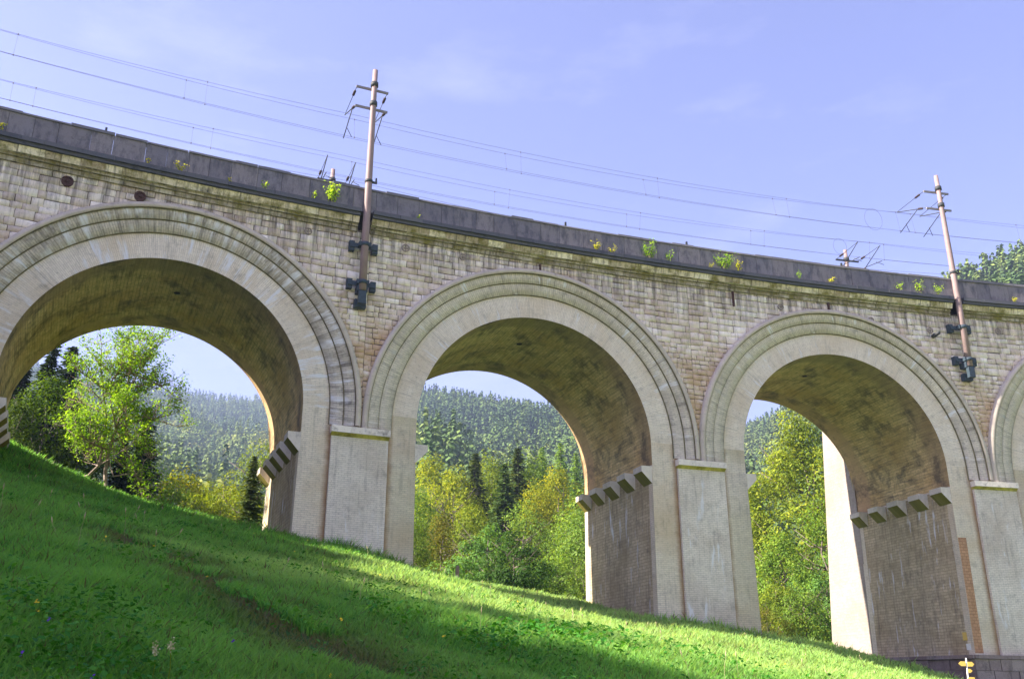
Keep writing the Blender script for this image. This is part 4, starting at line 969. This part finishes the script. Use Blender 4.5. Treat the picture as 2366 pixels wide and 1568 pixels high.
    mx = nn.new("ShaderNodeMixShader"); mx.inputs[0].default_value = .45; ll.new(b_.outputs[0], mx.inputs[1]); ll.new(t.outputs[0], mx.inputs[2]); ll.new(mx.outputs[0], nn['Material Output'].inputs[0])
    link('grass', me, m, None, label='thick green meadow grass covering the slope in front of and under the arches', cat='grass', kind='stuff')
grass()
def weeds():
    """broad leaved meadow plants in drifts"""
    rg = np.random.default_rng(41); P, N, Sz = [], [], []
    def drift(px, py_, Y, rad, cnt, size, hh):
        p = at(px, py_, Y); c = rg.normal(0, 1, (cnt, 2)) * rad + p[:2]
        z = Hn(c[:, 0], c[:, 1]); 
        for (x, y), zz in zip(c, z):
            m = rg.integers(5, 12); a = rg.uniform(0, 6.28, m); q = rg.uniform(.02, .14, m) * size / .08
            P.append(np.stack([x + np.cos(a) * q, y + np.sin(a) * q, zz + hh * rg.uniform(.35, 1.1, m)], 1)); N.append(np.stack([np.cos(a) * .4, np.sin(a) * .4, np.ones(m)], 1) + rg.normal(0, .25, (m, 3))); Sz.append(rg.uniform(.6, 1.5, m) * size)
    for (cx_, cy_, n_, sp_, sz_) in ((1.2, 16.6, 60, .7, .10), (2.2, 18.5, 70, .9, .11), (3.4, 22, 60, 1.1, .12), (-.2, 13.9, 40, .35, .08), (-2.0, 14.5, 30, .4, .08), (.6, 15.2, 30, .5, .09)):
        c = np.array([cx_, cy_]) + rg.normal(0, sp_, (n_, 2)); z = Hn(c[:, 0], c[:, 1])
        for (xx, yy), zz in zip(c, z):
            m = rg.integers(4, 9); an = rg.uniform(0, 6.28, m); q = rg.uniform(.03, .16, m)
            P.append(np.stack([xx + np.cos(an) * q, yy + np.sin(an) * q, zz + rg.uniform(.12, .34, m)], 1)); N.append(np.stack([np.cos(an) * .5, np.sin(an) * .5, np.ones(m)], 1) + rg.normal(0, .3, (m, 3))); Sz.append(rg.uniform(.7, 1.4, m) * sz_)
    for _ in range(22):
        a = rg.uniform(-31, -19); r = rg.uniform(4.5, 10); x, y = r * math.sin(math.radians(a)), r * math.cos(math.radians(a))
        c = np.array([x, y]) + rg.normal(0, .35, (16, 2)); z = Hn(c[:, 0], c[:, 1])
        for (xx, yy), zz in zip(c, z):
            m = rg.integers(4, 9); an = rg.uniform(0, 6.28, m); q = rg.uniform(.02, .12, m)
            P.append(np.stack([xx + np.cos(an) * q, yy + np.sin(an) * q, zz + rg.uniform(.12, .3, m)], 1)); N.append(np.stack([np.cos(an) * .5, np.sin(an) * .5, np.ones(m)], 1) + rg.normal(0, .3, (m, 3))); Sz.append(rg.uniform(.035, .08, m))
    for _ in range(150):
        a = rg.uniform(-32, 24); r = rg.uniform(9, 42); x, y = r * math.sin(math.radians(a)), r * math.cos(math.radians(a)); sc_ = .04 + r * .0018
        c = np.array([x, y]) + rg.normal(0, .3 + r * .01, (10, 2)); z = Hn(c[:, 0], c[:, 1])
        for (xx, yy), zz in zip(c, z):
            m = rg.integers(4, 8); an = rg.uniform(0, 6.28, m); q = rg.uniform(.02, .15, m)
            P.append(np.stack([xx + np.cos(an) * q, yy + np.sin(an) * q, zz + rg.uniform(.12, .32, m)], 1)); N.append(np.stack([np.cos(an) * .5, np.sin(an) * .5, np.ones(m)], 1) + rg.normal(0, .3, (m, 3))); Sz.append(rg.uniform(.7, 1.4, m) * sc_)
    P = np.concatenate(P); N = np.concatenate(N); Sz = np.concatenate(Sz)
    m = leaf_mat('weed_leaves', [(0, (.03, .15, .018)), (.6, (.07, .27, .03)), (1, (.16, .42, .06))], .35, 1., obj_tint=False)
    link('meadow_weeds', quads('meadow_weeds', leaf_cards(P, N, Sz, .62, rg)), m, None, label='broad leaved weeds growing in drifts through the meadow grass', cat='weeds', kind='stuff')
weeds()
def flowers():
    rg = np.random.default_rng(51)
    for nm, col, cnt, lab in (('yellow_flowers', (.75, .55, .02), 60, 'tiny yellow meadow flowers dotted over the slope'), ('purple_flowers', (.10, .03, .30), 12, 'small dark purple flowers low on the left of the meadow'), ('seed_stalks', (.42, .36, .20), 90, 'pale dry grass stalks with seed heads standing above the meadow')):
        if nm == 'seed_stalks': r = rg.uniform(14, 50, cnt); az = np.radians(rg.uniform(-30, 22, cnt))
        elif nm == 'purple_flowers': r = rg.uniform(4.5, 10, cnt); az = np.radians(rg.uniform(-30, -15, cnt))
        else: r = rg.uniform(6, 40, cnt); az = np.radians(rg.uniform(-31, 24, cnt))
        X, Y = r * np.sin(az), r * np.cos(az); Z = Hn(X, Y)
        if nm == 'seed_stalks':
            mb = MB()
            for x, y, z, rr_ in zip(X, Y, Z, r):
                s_, d = to_sd(x, y)
                if d > -.3: continue
                h = rg.uniform(.25, .55); l = rg.normal(0, .08, 2); w = .002 + rr_ * .00011
                mb.tube([(x, y, z), (x + l[0] * .4, y + l[1] * .4, z + h * .8), (x + l[0], y + l[1], z + h)], [w, w * .8, w * .6], 3, False)
                mb.tube([(x + l[0], y + l[1], z + h), (x + l[0] * 1.15, y + l[1] * 1.15, z + h + .06), (x + l[0] * 1.3, y + l[1] * 1.3, z + h + .12)], [w * .8, w * 3, w * .5], 4)
            me = mesh_arrays(nm, mb.v, [len(f) for f in mb.f], [i for f in mb.f for i in f])
        else:
            P = np.repeat(np.stack([X, Y, Z + rg.uniform(.12, .3, cnt)], 1), 3, 0) + rg.normal(0, .008, (cnt * 3, 3))
            me = quads(nm, leaf_cards(P, rg.normal(0, .4, P.shape) + np.array([0, -.6, .8]), np.repeat(.022 + r * .0007, 3), 1., rg))
        link(nm, me, flat_mat(nm + '_petal', col, .15, 4), None, label=lab, cat='flowers' if 'fl' in nm else 'grass', kind='stuff')
flowers()
def umbel(px, py, Y, ptop, label):
    p = at(px, ptop, Y); x, y = p[0], p[1]; z = H(x, y); root = empty('meadow_flower', (x, y, z), label, 'plant', 'pale flower heads in the foreground'); mb = MB(); hd = p[2] - z
    mb.tube([(0, 0, 0), (.01, .01, hd * .6), (0, 0, hd)], [.006, .005, .004], 5, False); link('stem', mesh_arrays('stem', mb.v, [len(f) for f in mb.f], [i for f in mb.f for i in f]), LF['leaf'], root)
    rg = np.random.default_rng(int(px)); P = rg.normal(0, .012, (60, 3)) * np.array([1, 1, 1.9]) + np.array([0, 0, hd])
    link('flower_head', quads('flower_head', leaf_cards(P, rg.normal(size=P.shape), .018, .8, rg)), flat_mat('pale_flower', (.55, .52, .30), .2, 8), root)
umbel(395, 1568, 7.2, 1490, 'taller pale flower head at the bottom edge, right of its neighbour'); umbel(358, 1568, 7.4, 1500, 'smaller pale flower head at the bottom edge, left of its neighbour')

# ------------------------------------------------------------------ posts, signpost
p = at(1057, 1306, 54.5); px_, py_ = p[0], p[1]; gz = H(px_, py_)
root = empty('wooden_post', (px_, py_, gz), 'weathered wooden post with a small white plate at the edge of the slope', 'post')
mb = MB(); t = p[2] - gz
def bx(mb, x0, x1, y0, y1, z0, z1):
    c = [(x0, y0, z0), (x1, y0, z0), (x1, y1, z0), (x0, y1, z0), (x0, y0, z1), (x1, y0, z1), (x1, y1, z1), (x0, y1, z1)]
    for f in ((0, 3, 2, 1), (4, 5, 6, 7), (0, 1, 5, 4), (1, 2, 6, 5), (2, 3, 7, 6), (3, 0, 4, 7)): mb.face([c[i] for i in f])
bx(mb, -.10, .10, -.09, .09, -.4, t - .12); bx(mb, -.06, .09, -.07, .07, t - .12, t); mb.build('shaft', M['wood'], root)
mb = MB(); bx(mb, -.13, .06, -.115, -.095, t * .40, t * .55); mb.build('plate', M['white'], root)
# hikers' signpost by the road
p = at(2226, 1519, 46.5); x, y = p[0], p[1]; gz = H(x, y); t = p[2] - gz
root = empty('signpost', (x, y, gz), 'white hiking signpost with yellow arrow boards beside the road', 'signpost')
mb = MB(); mb.tube([(0, 0, -.3), (.12, 0, t)], .035, 8); mb.build('post', M['white'], root)
def arrow(mb, x0, x1, z0, z1, left):
    yy = (-.06, -.035); zm = (z0 + z1) / 2
    pr = [(x0, zm), (x0 + .12, z0), (x1, z0), (x1, z1), (x0 + .12, z1)] if left else [(x0, z0), (x1 - .1, z0), (x1, zm), (x1 - .1, z1), (x0, z1)]
    mb.face([(a, yy[0], b_) for a, b_ in pr]); mb.face([(a, yy[1], b_) for a, b_ in pr][::-1])
    for i in range(len(pr)): a, b_ = pr[i], pr[(i + 1) % len(pr)]; mb.face([(a[0], yy[1], a[1]), (b_[0], yy[1], b_[1]), (b_[0], yy[0], b_[1]), (a[0], yy[0], a[1])])
for x0, x1, z0, z1, lf in ((-.30, .05, t - .36, t - .15, True), (.14, .44, t - .38, t - .17, False), (.13, .31, t - .66, t - .48, False), (-.02, .36, t - 1.06, t - .85, True)):
    mb = MB(); arrow(mb, x0, x1, z0, z1, lf); mb.build('arrow_board', M['yellow'], root)

# ------------------------------------------------------------------ haze
def haze():
    x0, x1, y0, y1, z0, z1 = -1500, 1500, -400, 2000, -60, 620
    mb = MB(); bx(mb, x0, x1, y0, y1, z0, z1); o = mb.build('haze', None, None, kind='stuff')
    m = bpy.data.materials.new('haze'); m.use_nodes = True; n = m.node_tree.nodes; n.clear(); out = n.new('ShaderNodeOutputMaterial'); v = n.new('ShaderNodeVolumePrincipled')
    v.inputs['Density'].default_value = .00031; v.inputs['Color'].default_value = (.52, .66, 1, 1); v.inputs['Anisotropy'].default_value = .2
    m.node_tree.links.new(v.outputs[0], out.inputs[1]); o.data.materials.clear(); o.data.materials.append(m)
HAZE = True
if HAZE: haze()
